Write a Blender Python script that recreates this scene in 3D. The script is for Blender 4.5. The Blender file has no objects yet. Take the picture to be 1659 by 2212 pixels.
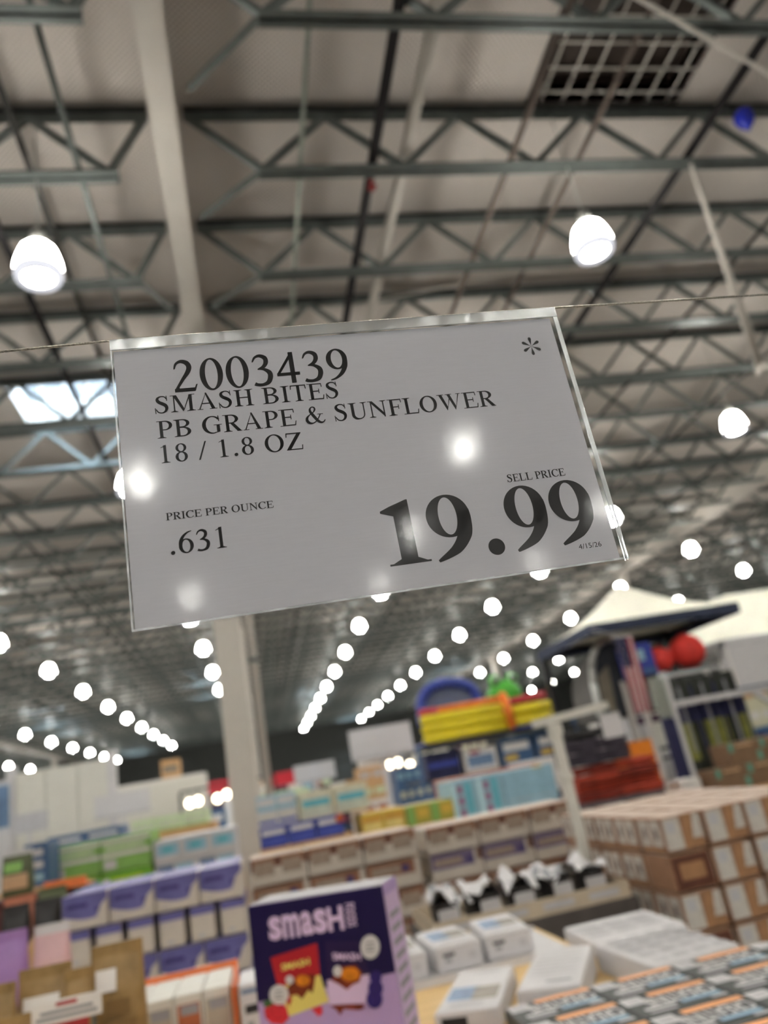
import bpy, math, random
from mathutils import Matrix, Vector
random.seed(7)
S = bpy.context.scene
COL = S.collection

# ------------------------------------------------------------------ camera
FPX, PX, PY, CH = 1620.0, 829.5, 1106.0, 1.55          # focal length in pixels, image centre, camera height
RX = (0.97378424, -0.11121872, 0.19843047)             # world axes seen in the camera frame (x right, y down, z forward)
RY = (-0.14719011, 0.35701431, 0.92242932)
RZ = (-0.17343392, -0.92745414, 0.33128461)
cam = bpy.data.cameras.new('camera'); camo = bpy.data.objects.new('camera', cam); COL.objects.link(camo)
camo.matrix_world = Matrix(((RX[0], -RX[1], -RX[2], 0), (RY[0], -RY[1], -RY[2], 0), (RZ[0], -RZ[1], -RZ[2], CH), (0, 0, 0, 1)))
cam.sensor_fit = 'HORIZONTAL'; cam.sensor_width = 36; cam.lens = FPX / 1659 * 36
cam.clip_start = 0.02; cam.clip_end = 300
cam.dof.use_dof = True; cam.dof.focus_distance = 0.44; cam.dof.aperture_fstop = 7.2
S.camera = camo

# ------------------------------------------------------------------ world, exposure
w = bpy.data.worlds.new('sky'); S.world = w; w.use_nodes = True
bg = w.node_tree.nodes['Background']; bg.inputs[0].default_value = (0.72, 0.86, 1.0, 1); bg.inputs[1].default_value = 38.0
S.view_settings.view_transform = 'Standard'; S.view_settings.look = 'None'; S.view_settings.gamma = 1
S.view_settings.use_curve_mapping = False
S.view_settings.exposure = 1.1
LAMP = 30.0                                            # radiance of the lamp globes (their lenses are brighter)
try:
    S.cycles.max_bounces = 6; S.cycles.diffuse_bounces = 3; S.cycles.glossy_bounces = 3; S.cycles.adaptive_threshold = 0.03; S.cycles.transparent_max_bounces = 12
    S.cycles.use_denoising = True; S.cycles.use_light_tree = False
except Exception:
    pass

# ------------------------------------------------------------------ helpers
def ray(px, py):
    c = (px - PX, py - PY, FPX)
    return [sum(a * b for a, b in zip(r, c)) for r in (RX, RY, RZ)]
def aty(px, py, y):
    v = ray(px, py); s = y / v[1]; return Vector((v[0] * s, y, CH + v[2] * s))
def atz(px, py, z):
    v = ray(px, py); s = (z - CH) / v[2]; return Vector((v[0] * s, v[1] * s, z))

def lin(c):
    c /= 255.0
    return c / 12.92 if c <= 0.04045 else ((c + 0.055) / 1.055) ** 2.4
MATS = {}
def mat(name, rgb, rough=0.55, metal=0.0, noise=0.12, scale=14.0, gain=1.3, coat=0.0, spec=0.3, bump=0.0, stretch=None):
    if name in MATS: return MATS[name]
    m = bpy.data.materials.new(name); m.use_nodes = True; nt = m.node_tree; b = nt.nodes['Principled BSDF']
    col = [min(0.86, lin(c) * gain) for c in rgb]
    tc = nt.nodes.new('ShaderNodeTexCoord'); src = tc.outputs['Object']
    if stretch:
        mp = nt.nodes.new('ShaderNodeMapping'); mp.inputs['Scale'].default_value = stretch
        nt.links.new(src, mp.inputs['Vector']); src = mp.outputs['Vector']
    n = nt.nodes.new('ShaderNodeTexNoise'); n.inputs['Scale'].default_value = scale; n.inputs['Detail'].default_value = 3
    nt.links.new(src, n.inputs['Vector'])
    r = nt.nodes.new('ShaderNodeValToRGB')
    r.color_ramp.elements[0].position = 0.3; r.color_ramp.elements[1].position = 0.7
    r.color_ramp.elements[0].color = [c * (1 - noise) for c in col] + [1]
    r.color_ramp.elements[1].color = [min(0.9, c * (1 + noise)) for c in col] + [1]
    nt.links.new(n.outputs['Fac'], r.inputs['Fac']); nt.links.new(r.outputs['Color'], b.inputs['Base Color'])
    b.inputs['Roughness'].default_value = rough; b.inputs['Metallic'].default_value = metal
    b.inputs['Coat Weight'].default_value = coat; b.inputs['Specular IOR Level'].default_value = spec
    if bump:
        bp = nt.nodes.new('ShaderNodeBump'); bp.inputs['Strength'].default_value = bump; bp.inputs['Distance'].default_value = 0.02
        nt.links.new(n.outputs['Fac'], bp.inputs['Height']); nt.links.new(bp.outputs['Normal'], b.inputs['Normal'])
    MATS[name] = m; return m
def emit(name, rgb, strength):
    if name in MATS: return MATS[name]
    m = bpy.data.materials.new(name); m.use_nodes = True; nt = m.node_tree; nt.nodes.clear()
    o = nt.nodes.new('ShaderNodeOutputMaterial'); e = nt.nodes.new('ShaderNodeEmission')
    e.inputs[0].default_value = (*rgb, 1); e.inputs[1].default_value = strength
    nt.links.new(e.outputs[0], o.inputs[0]); MATS[name] = m; return m
def clear(name, tint=(1, 1, 1), rough=0.03, ior=1.49, extra=0.0, wrinkle=0.0):
    """clear plastic: fresnel reflection over a transparent sheet"""
    if name in MATS: return MATS[name]
    m = bpy.data.materials.new(name); m.use_nodes = True; nt = m.node_tree; nt.nodes.clear()
    o = nt.nodes.new('ShaderNodeOutputMaterial'); t = nt.nodes.new('ShaderNodeBsdfTransparent'); g = nt.nodes.new('ShaderNodeBsdfGlossy')
    t.inputs[0].default_value = (*tint, 1); g.inputs['Roughness'].default_value = rough
    f = nt.nodes.new('ShaderNodeFresnel'); f.inputs['IOR'].default_value = ior
    a = nt.nodes.new('ShaderNodeMath'); a.operation = 'ADD'; a.inputs[1].default_value = extra; a.use_clamp = True
    mx = nt.nodes.new('ShaderNodeMixShader')
    nt.links.new(f.outputs[0], a.inputs[0]); nt.links.new(a.outputs[0], mx.inputs[0])
    nt.links.new(t.outputs[0], mx.inputs[1]); nt.links.new(g.outputs[0], mx.inputs[2]); nt.links.new(mx.outputs[0], o.inputs[0])
    if wrinkle:
        tc = nt.nodes.new('ShaderNodeTexCoord'); n = nt.nodes.new('ShaderNodeTexNoise'); n.inputs['Scale'].default_value = 60
        bp = nt.nodes.new('ShaderNodeBump'); bp.inputs['Strength'].default_value = wrinkle; bp.inputs['Distance'].default_value = 0.01
        nt.links.new(tc.outputs['Object'], n.inputs['Vector']); nt.links.new(n.outputs['Fac'], bp.inputs['Height'])
        nt.links.new(bp.outputs['Normal'], g.inputs['Normal']); nt.links.new(bp.outputs['Normal'], f.inputs['Normal'])
    MATS[name] = m; return m

class MB:
    """collects polygons with a material each"""
    def __init__(s): s.v = []; s.f = []; s.m = []; s.mats = []; s.sm = []
    def mi(s, m):
        if m not in s.mats: s.mats.append(m)
        return s.mats.index(m)
    def poly(s, pts, m, smooth=False):
        b = len(s.v); s.v += [tuple(p) for p in pts]; s.f.append(list(range(b, b + len(pts)))); s.m.append(s.mi(m)); s.sm.append(smooth); return s
    def box(s, x0, x1, y0, y1, z0, z1, m, bev=0.0):
        b = len(s.v); k = s.mi(m)
        if bev <= 0:
            s.v += [(x, y, z) for z in (z0, z1) for y in (y0, y1) for x in (x0, x1)]
            fs = [(0, 2, 3, 1), (4, 5, 7, 6), (0, 1, 5, 4), (2, 6, 7, 3), (0, 4, 6, 2), (1, 3, 7, 5)]
            s.f += [[b + i for i in f] for f in fs]; s.m += [k] * 6; s.sm += [False] * 6
        else:                                          # vertical-edge and rim chamfers
            def ringp(z, i): return [(x0 + i, y0, z), (x1 - i, y0, z), (x1, y0 + i, z), (x1, y1 - i, z), (x1 - i, y1, z), (x0 + i, y1, z), (x0, y1 - i, z), (x0, y0 + i, z)]
            e = bev
            def small(z): return [(x0 + e, y0 + e, z)] * 2 + [(x1 - e, y0 + e, z)] * 2 + [(x1 - e, y1 - e, z)] * 2 + [(x0 + e, y1 - e, z)] * 2
            def sm2(z): return [(x0 + 2 * e, y0 + e, z), (x1 - 2 * e, y0 + e, z), (x1 - e, y0 + 2 * e, z), (x1 - e, y1 - 2 * e, z), (x1 - 2 * e, y1 - e, z), (x0 + 2 * e, y1 - e, z), (x0 + e, y1 - 2 * e, z), (x0 + e, y0 + 2 * e, z)]
            rs = [sm2(z0), ringp(z0 + e, e), ringp(z1 - e, e), sm2(z1)]
            for r_ in rs: s.v += r_
            s.f.append([b + i for i in range(7, -1, -1)]); s.m.append(k); s.sm.append(False)
            for j in range(3):
                for i in range(8):
                    a = b + j * 8 + i; c = b + j * 8 + (i + 1) % 8
                    s.f.append([a, c, c + 8, a + 8]); s.m.append(k); s.sm.append(False)
            s.f.append([b + 24 + i for i in range(8)]); s.m.append(k); s.sm.append(False)
        return s
    def tube(s, p0, p1, r, m, n=8, r1=None):
        p0 = Vector(p0); p1 = Vector(p1); d = (p1 - p0).normalized(); r1 = r if r1 is None else r1
        u = d.orthogonal().normalized(); t = d.cross(u); b = len(s.v); k = s.mi(m)
        for p, q in ((p0, r), (p1, r1)):
            for i in range(n):
                a = 2 * math.pi * i / n; s.v.append(tuple(p + (u * math.cos(a) + t * math.sin(a)) * q))
        for i in range(n):
            j = (i + 1) % n; s.f.append([b + i, b + j, b + n + j, b + n + i]); s.m.append(k); s.sm.append(True)
        s.f.append([b + i for i in range(n - 1, -1, -1)]); s.m.append(k); s.sm.append(False)
        s.f.append([b + n + i for i in range(n)]); s.m.append(k); s.sm.append(False)
        return s
    def path(s, pts, r, m, n=8):
        for a, c in zip(pts, pts[1:]): s.tube(a, c, r, m, n)
        return s
    def lathe(s, prof, m, n=20, c=(0, 0, 0), sq=(1, 1)):
        b = len(s.v); k = s.mi(m)
        for r, z in prof:
            for i in range(n):
                a = 2 * math.pi * i / n; s.v.append((c[0] + r * math.cos(a) * sq[0], c[1] + r * math.sin(a) * sq[1], c[2] + z))
        for j in range(len(prof) - 1):
            for i in range(n):
                a = b + j * n + i; d = b + j * n + (i + 1) % n
                s.f.append([a, d, d + n, a + n]); s.m.append(k); s.sm.append(True)
        return s
    def bar(s, p0, p1, wdt, hgt, m):
        """rectangular bar between two points"""
        p0 = Vector(p0); p1 = Vector(p1); d = (p1 - p0).normalized()
        up = Vector((0, 0, 1)) if abs(d.z) < 0.95 else Vector((0, 1, 0))
        u = d.cross(up).normalized() * wdt / 2; t = u.cross(d).normalized() * hgt / 2
        b = len(s.v); k = s.mi(m)
        for p in (p0, p1): s.v += [tuple(p - u - t), tuple(p + u - t), tuple(p + u + t), tuple(p - u + t)]
        for f in [(3, 2, 1, 0), (4, 5, 6, 7), (0, 1, 5, 4), (1, 2, 6, 5), (2, 3, 7, 6), (3, 0, 4, 7)]:
            s.f.append([b + i for i in f]); s.m.append(k); s.sm.append(False)
        return s
    def grid(s, rows, m, smooth=True, mfun=None):
        b = len(s.v); n = len(rows[0]); k = s.mi(m)
        for r in rows: s.v += [tuple(p) for p in r]
        for j in range(len(rows) - 1):
            for i in range(n - 1):
                a = b + j * n + i; s.f.append([a, a + 1, a + n + 1, a + n]); s.m.append(s.mi(mfun(i, j)) if mfun else k); s.sm.append(smooth)
        return s
    def mesh(s, name):
        me = bpy.data.meshes.new(name); me.from_pydata(s.v, [], s.f)
        for m in s.mats: me.materials.append(m)
        me.polygons.foreach_set('material_index', s.m); me.polygons.foreach_set('use_smooth', s.sm)
        me.update(); return me
def obj(name, mesh, parent=None, loc=(0, 0, 0), rz=0.0):
    if isinstance(mesh, MB): mesh = mesh.mesh(name)
    o = bpy.data.objects.new(name, mesh); COL.objects.link(o); o.parent = parent; o.location = loc; o.rotation_euler = (0, 0, rz); return o
def tag(o, label, cat, group=None):
    o['label'] = label; o['category'] = cat
    if group: o['group'] = group
    return o
def thing(name, label, cat, loc=(0, 0, 0), rz=0.0, group=None):
    return tag(obj(name, None, None, loc, rz), label, cat, group)
def struct(name, mb, parent=None, loc=(0, 0, 0), label=None):
    o = obj(name, mb, parent, loc)
    if parent is None: o['kind'] = 'structure'
    if label: o['label'] = label
    return o
ORD = ['first', 'second', 'third', 'fourth', 'fifth', 'sixth', 'seventh', 'eighth', 'ninth', 'tenth', 'eleventh', 'twelfth', 'thirteenth', 'fourteenth', 'fifteenth', 'sixteenth', 'seventeenth', 'eighteenth', 'nineteenth', 'twentieth']
def ordw(i):
    if i < 20: return ORD[i]
    t = {2: 'twenty', 3: 'thirty', 4: 'forty'}[(i + 1) // 10]
    return (t[:-1] + 'ieth') if (i + 1) % 10 == 0 else t + '-' + ORD[i % 10]

def text_mesh(body, m, bold=0.0):
    """flat print from the built-in letter shapes, fitted to the unit box: x 0..1, y 0..1 (returned with its aspect)"""
    c = bpy.data.curves.new('lettering', 'FONT'); c.body = body; c.size = 1; c.offset = bold; c.resolution_u = 3
    o = bpy.data.objects.new('lettering', c); COL.objects.link(o)
    bpy.context.view_layer.update()
    me = bpy.data.meshes.new_from_object(o.evaluated_get(bpy.context.evaluated_depsgraph_get()))
    COL.objects.unlink(o); bpy.data.objects.remove(o); bpy.data.curves.remove(c)
    xs = [v.co.x for v in me.vertices]; ys = [v.co.y for v in me.vertices]
    x0, x1, y0, y1 = min(xs), max(xs), min(ys), max(ys)
    pts = [((v.co.x - x0) / (x1 - x0), (v.co.y - y0) / (y1 - y0)) for v in me.vertices]
    fs = [list(p.vertices) for p in me.polygons]
    bpy.data.meshes.remove(me)
    return pts, fs
TXT = {}
def put_text(mb, body, m, frame, bold=0.0):
    """frame(u, v) -> 3D point, u, v in 0..1"""
    if (body, bold) not in TXT: TXT[(body, bold)] = text_mesh(body, m, bold)
    pts, fs = TXT[(body, bold)]
    b = len(mb.v); k = mb.mi(m); mb.v += [tuple(frame(*p)) for p in pts]
    for f in fs: mb.f.append([b + i for i in f]); mb.m.append(k); mb.sm.append(False)

# ------------------------------------------------------------------ materials of the building
M_deck = mat('roof_insulation', (197, 188, 180), 0.85, noise=0.05, scale=1.2, gain=1.0, spec=0.05)
def quilted(m):
    nt = m.node_tree; b = nt.nodes['Principled BSDF']
    tc = nt.nodes.new('ShaderNodeTexCoord'); mp = nt.nodes.new('ShaderNodeMapping'); mp.inputs['Rotation'].default_value = (0, 0, 0.785); mp.inputs['Scale'].default_value = (22, 22, 22)
    ck = nt.nodes.new('ShaderNodeTexWave'); ck.inputs['Scale'].default_value = 0.35; ck2 = nt.nodes.new('ShaderNodeTexWave'); ck2.bands_direction = 'Y'; ck2.inputs['Scale'].default_value = 0.35
    ad = nt.nodes.new('ShaderNodeMath'); ad.operation = 'MULTIPLY'; bp = nt.nodes.new('ShaderNodeBump'); bp.inputs['Strength'].default_value = 0.6; bp.inputs['Distance'].default_value = 0.03
    nt.links.new(tc.outputs['Object'], mp.inputs['Vector'])
    for k in (ck, ck2): nt.links.new(mp.outputs['Vector'], k.inputs['Vector'])
    nt.links.new(ck.outputs['Fac'], ad.inputs[0]); nt.links.new(ck2.outputs['Fac'], ad.inputs[1]); nt.links.new(ad.outputs[0], bp.inputs['Height']); nt.links.new(bp.outputs['Normal'], b.inputs['Normal'])
quilted(M_deck)
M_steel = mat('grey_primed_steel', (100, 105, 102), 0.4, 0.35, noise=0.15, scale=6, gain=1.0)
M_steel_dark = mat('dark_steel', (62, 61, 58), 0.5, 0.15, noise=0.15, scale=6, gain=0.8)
M_white = mat('white_painted_steel', (200, 193, 184), 0.5, noise=0.04, scale=3, gain=0.95)
M_black = mat('black_pipe_paint', (40, 37, 38), 0.45, gain=0.8)
M_conduit = mat('galvanised_conduit', (150, 156, 146), 0.4, 0.4, gain=1.0)
M_brown = mat('rust_primer_steel', (104, 92, 84), 0.6, gain=0.9)
M_floor = mat('polished_concrete', (112, 108, 102), 0.35, noise=0.12, scale=1.5, gain=0.75)
M_wall = mat('wall_panel_grey', (88, 90, 86), 0.7, noise=0.06, scale=2, gain=0.7)
M_glass = clear('skylight_glazing', (0.93, 0.97, 1.0), 0.2, 1.45)
M_darkpane = mat('smoke_hatch_lid', (70, 60, 54), 0.6, noise=0.25, scale=3, gain=0.9)

JY0, JP = 5.71, 1.56                                    # first joist row and spacing
ZD, ZT, ZB = 8.08, 8.0, 7.2                             # deck, top chord, bottom chord
XG = [-30.2, -15.2, -0.2, 14.8, 29.8]                   # girder lines
X0, X1, YB, YF = -32.0, 32.0, -36.0, 74.0

# ------------------------------------------------------------------ shell: floor, walls, ceiling with skylight openings
struct('floor', MB().box(X0, X1, YB, YF, -0.2, 0.0, M_floor))
struct('wall_back', MB().box(X0, X1, YF, YF + 0.3, 0, 8.4, M_wall))
struct('wall_front', MB().box(X0, X1, YB - 0.3, YB, 0, 8.4, M_wall))
struct('wall_left', MB().box(X0 - 0.3, X0, YB, YF, 0, 8.4, M_wall))
struct('wall_right', MB().box(X1, X1 + 0.3, YB, YF, 0, 8.4, M_wall))
def bay(k): return JY0 + JP * k                         # Y of joist row k
SKY = []                                                # (x0, x1, y0, y1, dark)
SKY.append((-3.12, -1.45, bay(3) + 0.10, bay(4) - 0.06, False))
for k in (-1, -2): SKY.append((3.62, 5.38, bay(k) + 0.08, bay(k + 1) - 0.06, True))
for cx, k in ((-2.0, 19), (-2.0, 22), (3.9, 26), (3.9, 29), (12.6, 25), (12.6, 28), (-10.7, 23), (-10.7, 26), (-10.0, 38), (-10.0, 40), (8.4, 39), (8.4, 41), (20.5, 20)):
    SKY.append((cx - 0.9, cx + 0.9, bay(k) + 0.08, bay(k + 1) - 0.06, False))
SKY.append((-2.9, -0.75, -16.2, -13.0, False))
deck = MB()
xs = sorted({X0, X1} | {v for s_ in SKY for v in s_[:2]}); ys = sorted({YB, YF} | {v for s_ in SKY for v in s_[2:4]})
for a, b in zip(xs, xs[1:]):
    run = None
    for c, d in zip(ys, ys[1:]):
        hole = any(s_[0] <= a and b <= s_[1] and s_[2] <= c and d <= s_[3] for s_ in SKY)
        if hole:
            if run: deck.box(a, b, run[0], run[1], ZD, ZD + 0.25, M_deck); run = None
        else: run = (run[0], d) if run else (c, d)
    if run: deck.box(a, b, run[0], run[1], ZD, ZD + 0.25, M_deck)
struct('ceiling', deck)
places = ['beside the girder just above the sign', None, None]
nsk = 0
for i, (a, b, c, d, dark) in enumerate(SKY):
    lab = ('pale blue daylight skylight above the corner of the price sign', 'dark roof hatch under a white wire safety grid, nearest whole one',
           'dark roof hatch behind the wire grid, cut off by the top edge')[i] if i < 3 else 'small %s far daylight skylight in the roof beyond the sign' % ordw(i - 3)
    sk = thing('roof_hatch' if dark else 'skylight', lab, 'hatch' if dark else 'skylight', ((a + b) / 2, (c + d) / 2, ZD), 0, 'roof hatches' if dark else ('far skylights' if i > 2 else None))
    hx, hy = (b - a) / 2, (d - c) / 2
    cb = MB()
    for q in ((-hx - .03, hx + .03, -hy - .03, -hy), (-hx - .03, hx + .03, hy, hy + .03), (-hx - .03, -hx, -hy, hy), (hx, hx + .03, -hy, hy)): cb.box(*q, -0.02, 0.42, M_darkpane if dark else M_white)
    obj('curb', cb, sk)
    obj('pane', MB().box(-hx, hx, -hy, hy, 0.36, 0.38, M_darkpane if dark else M_glass), sk)
    if dark:
        for t in range(7): obj('grid_wire', MB().tube((-hx + 2 * hx * (t + .5) / 7, -hy, -0.03), (-hx + 2 * hx * (t + .5) / 7, hy, -0.03), 0.012, M_white, 6), sk)
        for t in range(5): obj('grid_wire', MB().tube((-hx, -hy + 2 * hy * (t + .5) / 5, -0.045), (hx, -hy + 2 * hy * (t + .5) / 5, -0.045), 0.012, M_white, 6), sk)
    elif i == 0:
        for t in range(4): obj('glazing_bar', MB().box(-hx + 2 * hx * (t + .8) / 4.6, -hx + 2 * hx * (t + .8) / 4.6 + .03, -hy, hy, 0.33, 0.36, M_white), sk)

# ------------------------------------------------------------------ girders and columns
GY = [-9.0, 9.0, 27.0, 45.0, 63.0]
COLY = [9.0, 27.0, 45.0, 63.0]
for gi, gx in enumerate(XG):
    g = MB().box(gx - .115, gx + .115, YB, YF, 7.45, 7.49, M_white).box(gx - .115, gx + .115, YB, YF, 7.96, 8.0, M_white).box(gx - .05, gx + .05, YB, YF, 7.49, 7.96, M_white)
    struct('beam_girder', g, label='white painted roof girder over the column line')
    for cy in COLY:
        if gi in (0, 4) and cy < 20: continue
        c = thing('column', 'white square steel column ' + ('behind the price sign' if (gi == 2 and cy == 9) else 'on girder line %s, %s one back' % (['far left', 'left', 'centre', 'right', 'far right'][gi], ORD[COLY.index(cy)])), 'column', (gx, cy, 0)); c['kind'] = 'structure'
        obj('shaft', MB().box(-.155, .155, -.155, .155, 0.02, 7.25, M_white, 0.012), c)
        obj('cap_plate', MB().box(-.2, .2, -.2, .2, 7.25, 7.29, M_white).box(-.17, .17, -.17, .17, 7.29, 7.45, M_white), c)
        obj('base_plate', MB().box(-.25, .25, -.25, .25, 0, 0.02, M_steel), c)

v = aty(562, 1550, 9.6)
dp = thing('downpipe', 'pale vertical downpipe just behind the white column', 'pipe', (v.x, 9.6, 0))
obj('pipe', MB().tube((0, 0, 0), (0, 0, 7.9), 0.05, M_white, 12), dp)
for z in (1.2, 3.2, 5.2): obj('pipe_clip', MB().box(-.065, .065, -.065, .065, z, z + .05, M_steel), dp)

# ------------------------------------------------------------------ open-web joists
def chord(L, up):
    m = MB()
    for s_ in (-1, 1):                                  # two angles back to back
        a, b = (0.012, 0.022) if s_ > 0 else (-0.022, -0.012)
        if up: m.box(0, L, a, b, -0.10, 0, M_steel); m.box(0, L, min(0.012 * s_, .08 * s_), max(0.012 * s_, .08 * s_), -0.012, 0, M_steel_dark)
        else: m.box(0, L, a, b, 0, 0.085, M_steel); m.box(0, L, min(0.012 * s_, .075 * s_), max(0.012 * s_, .075 * s_), 0, 0.012, M_steel)
    return m.mesh('chord')
SPAN = 14.66
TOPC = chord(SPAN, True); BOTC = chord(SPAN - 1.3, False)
def nodes(first, mirror):                               # zig-zag node list along one joist
    pts = [(0.03, ZT - .06)]; x = first; up = False
    while x < SPAN - 0.3:
        pts.append((x, ZT - .06 if up else ZB + .05)); x += 0.71; up = not up
    pts.append((SPAN - .03, ZT - .06))
    return [(SPAN - a_, b_) for a_, b_ in pts[::-1]] if mirror else pts
NDS = [nodes(0.70, False), nodes(0.38, True), nodes(0.70, False), nodes(0.38, True)]
DIAG = {}
def diag_mesh(p, q):
    k = (round(q[0] - p[0], 3), round(q[1] - p[1], 3))
    if k not in DIAG: DIAG[k] = MB().bar((0, 0, 0), (k[0], 0, k[1]), 0.058, 0.058, M_steel).mesh('diagonal')
    return DIAG[k]
WEBS = []
for nd in NDS:
    ws = MB()
    for p, q in zip(nd, nd[1:]): ws.bar((p[0], 0, p[1]), (q[0], 0, q[1]), 0.066, 0.066, M_steel)
    WEBS.append(ws.mesh('web'))
ENDB = MB().bar((0.08, 0.85, 7.47), (0.7, 0, ZB + .05), 0.05, 0.04, M_steel).mesh('end_brace')
ENDL = MB().bar((SPAN - 0.08, 0.85, 7.47), (SPAN - .36, 0, ZB + .05), 0.05, 0.04, M_steel).mesh('end_brace')
BAYN = ['far left', 'left', 'right', 'far right']
for k in range(-2, 43):
    for bi in range(4):
        gx = XG[bi] + .17; y = bay(k)
        if bi in (0, 3) and k < 4: continue
        j = thing('roof_joist', '%s open-web steel roof joist from the front, %s bay of the roof' % (ordw(k + 2), BAYN[bi]), 'joist', (gx, y, 0), 0, 'open web roof joists')
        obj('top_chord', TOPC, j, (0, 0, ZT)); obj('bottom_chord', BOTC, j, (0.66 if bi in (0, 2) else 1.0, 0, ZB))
        if -2 <= k <= 5 and bi in (1, 2):
            for p, q in zip(NDS[bi], NDS[bi][1:]):
                obj('diagonal', diag_mesh(p, q), j, (p[0], 0, p[1]))
        else:
            o = obj('web', WEBS[bi], j); o['kind'] = 'stuff'
        if bi == 2 and k < 12: obj('end_brace', ENDB, j)
        if bi == 1 and 1 <= k < 12: obj('end_brace', ENDL, j)

# ------------------------------------------------------------------ pipes, bridging and cables under the roof
def run_y(name, kx, z, r, m, label, cat, y0=-2.0, y1=70.0, n=8):
    x = kx * (z - CH) / 5.85
    tag(obj(name, MB().tube((x, y0, z), (x, y1, z), r, m, n)), label, cat)
    return x
SP = thing('sprinkler_pipe', 'black sprinkler pipe running away above the middle of the sign', 'pipe', (1.80, 0, 7.42))
obj('pipe', MB().tube((0, -2, 0), (0, 70, 0), 0.052, M_black, 10), SP)
M_red = mat('red_plastic', (120, 30, 30), gain=1.4)
for k in range(0, 6):
    obj('sprinkler_head', MB().tube((0, 6.0 + 3.12 * k, -0.02), (0, 6.0 + 3.12 * k, -0.13), 0.03, M_red, 8, 0.02).box(-.04, .04, 5.96 + 3.12 * k, 6.04 + 3.12 * k, -.15, -.13, M_red), SP)
run_y('sprinkler_pipe', 5.38, 7.42, 0.05, M_black, 'black sprinkler pipe beyond the lamp above the wire, with couplings', 'pipe', n=10)
run_y('sprinkler_pipe', -1.98, 7.42, 0.045, M_black, 'black sprinkler pipe beside the lamp over the skylight', 'pipe')
run_y('roof_pipe', 2.12, 7.5, 0.06, M_white, 'white pipe running beside the black sprinkler pipe', 'pipe', n=12)
run_y('conduit', 1.06, 7.34, 0.022, M_conduit, 'thin pale green conduit between girder and sprinkler pipe', 'conduit')
run_y('bridging_bar', -1.04, 7.30, 0.028, M_steel, 'grey bridging bar across the joists beside the girder', 'bar')
run_y('bridging_bar', 3.29, 7.30, 0.032, M_brown, 'rust brown bridging bar left of the hanging lamp', 'bar')
run_y('bridging_bar', 4.07, 7.62, 0.03, M_brown, 'rust brown bridging bar directly over the hanging lamp', 'bar')
run_y('bridging_bar', -1.47, 7.62, 0.03, M_steel_dark, 'dark bridging bar over the lamp next to the girder', 'bar')
for i, kx in enumerate((-4.2, -6.8, -9.5, 7.2, 9.6, 12.0, 16.5)):
    run_y('bridging_bar', kx, 7.30, 0.03, M_steel_dark, '%s dark bridging bar among the outer joists' % ORD[i], 'bar', 4, 72)
a, b = atz(1385, 0, 7.15), atz(1659, 158, 7.15); d = b - a
tag(obj('guy_wire', MB().tube(a - d, b + d * 3, 0.02, M_white, 8)), 'pale taut guy cable slanting under the wire-grid hatch', 'cable')
a = atz(1492, 355, 7.15); b = aty(1642, 790, a.y + 0.9)
hr = thing('hanger_rod', 'pale tapering hanger rod sloping down behind the wire', 'rod', (a.x, a.y, a.z))
obj('rod', MB().tube((0, 0, 0), b - a, 0.02, M_white, 8, 0.055), hr)
obj('rod_foot', MB().tube(b - a, (b - a) + Vector((0.03, 0, -0.1)), 0.075, M_white, 8, 0.1), hr)
a, b = aty(700, 672, 8.4), aty(1320, 548, 7.4)
tag(obj('guy_wire', MB().tube(a, b, 0.012, M_white, 6)), 'thin pale cable sagging behind the hanging lamp', 'cable')

# ------------------------------------------------------------------ high-bay lamps
M_globe = emit('lamp_globe_glow', (1.0, 0.985, 0.92), LAMP)
M_ring = emit('lamp_ring_glow', (0.92, 0.93, 1.0), 0.45)
M_lens = emit('lamp_lens_glow', (1.0, 0.985, 0.92), LAMP * 7)
M_hous = mat('lamp_housing_grey', (176, 176, 170), 0.4, 0.3, gain=1.0)
G_globe = MB().lathe([(0.06, .27), (.15, .25), (.205, .19), (.235, .10), (.262, 0.0), (.28, -.13)], M_globe, 16).mesh('globe')
G_ring = MB().lathe([(.28, -.13), (.282, -.17), (.262, -.225), (.225, -.25), (.20, -.235), (.19, -.2)], M_ring, 16).mesh('ring')
G_lens = MB().lathe([(.19, -.2), (.12, -.225), (.02, -.235), (0.001, -.235)], M_lens, 16).mesh('lens')
G_hous = MB().lathe([(0.001, .50), (.05, .50), (.085, .47), (.10, .34), (.11, .27), (0.06, .27)], M_hous, 16).mesh('housing')
G_hook = MB().tube((0, 0, .5), (0, 0, .58), .016, M_hous, 8).mesh('hook')
LX = [(-21.0, 'seventh'), (-16.0, 'sixth'), (-10.95, 'left outer'), (-6.2, 'left'), (-1.40, 'column'), (3.86, 'centre'), (8.70, 'right'), (13.72, 'right outer'), (18.9, 'far right'), (24.0, 'rightmost')]
def lamp_z(y): return 6.26 if y < 11 else min(6.6, 6.2 + 0.4 * (y - 11) / 12)
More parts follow.
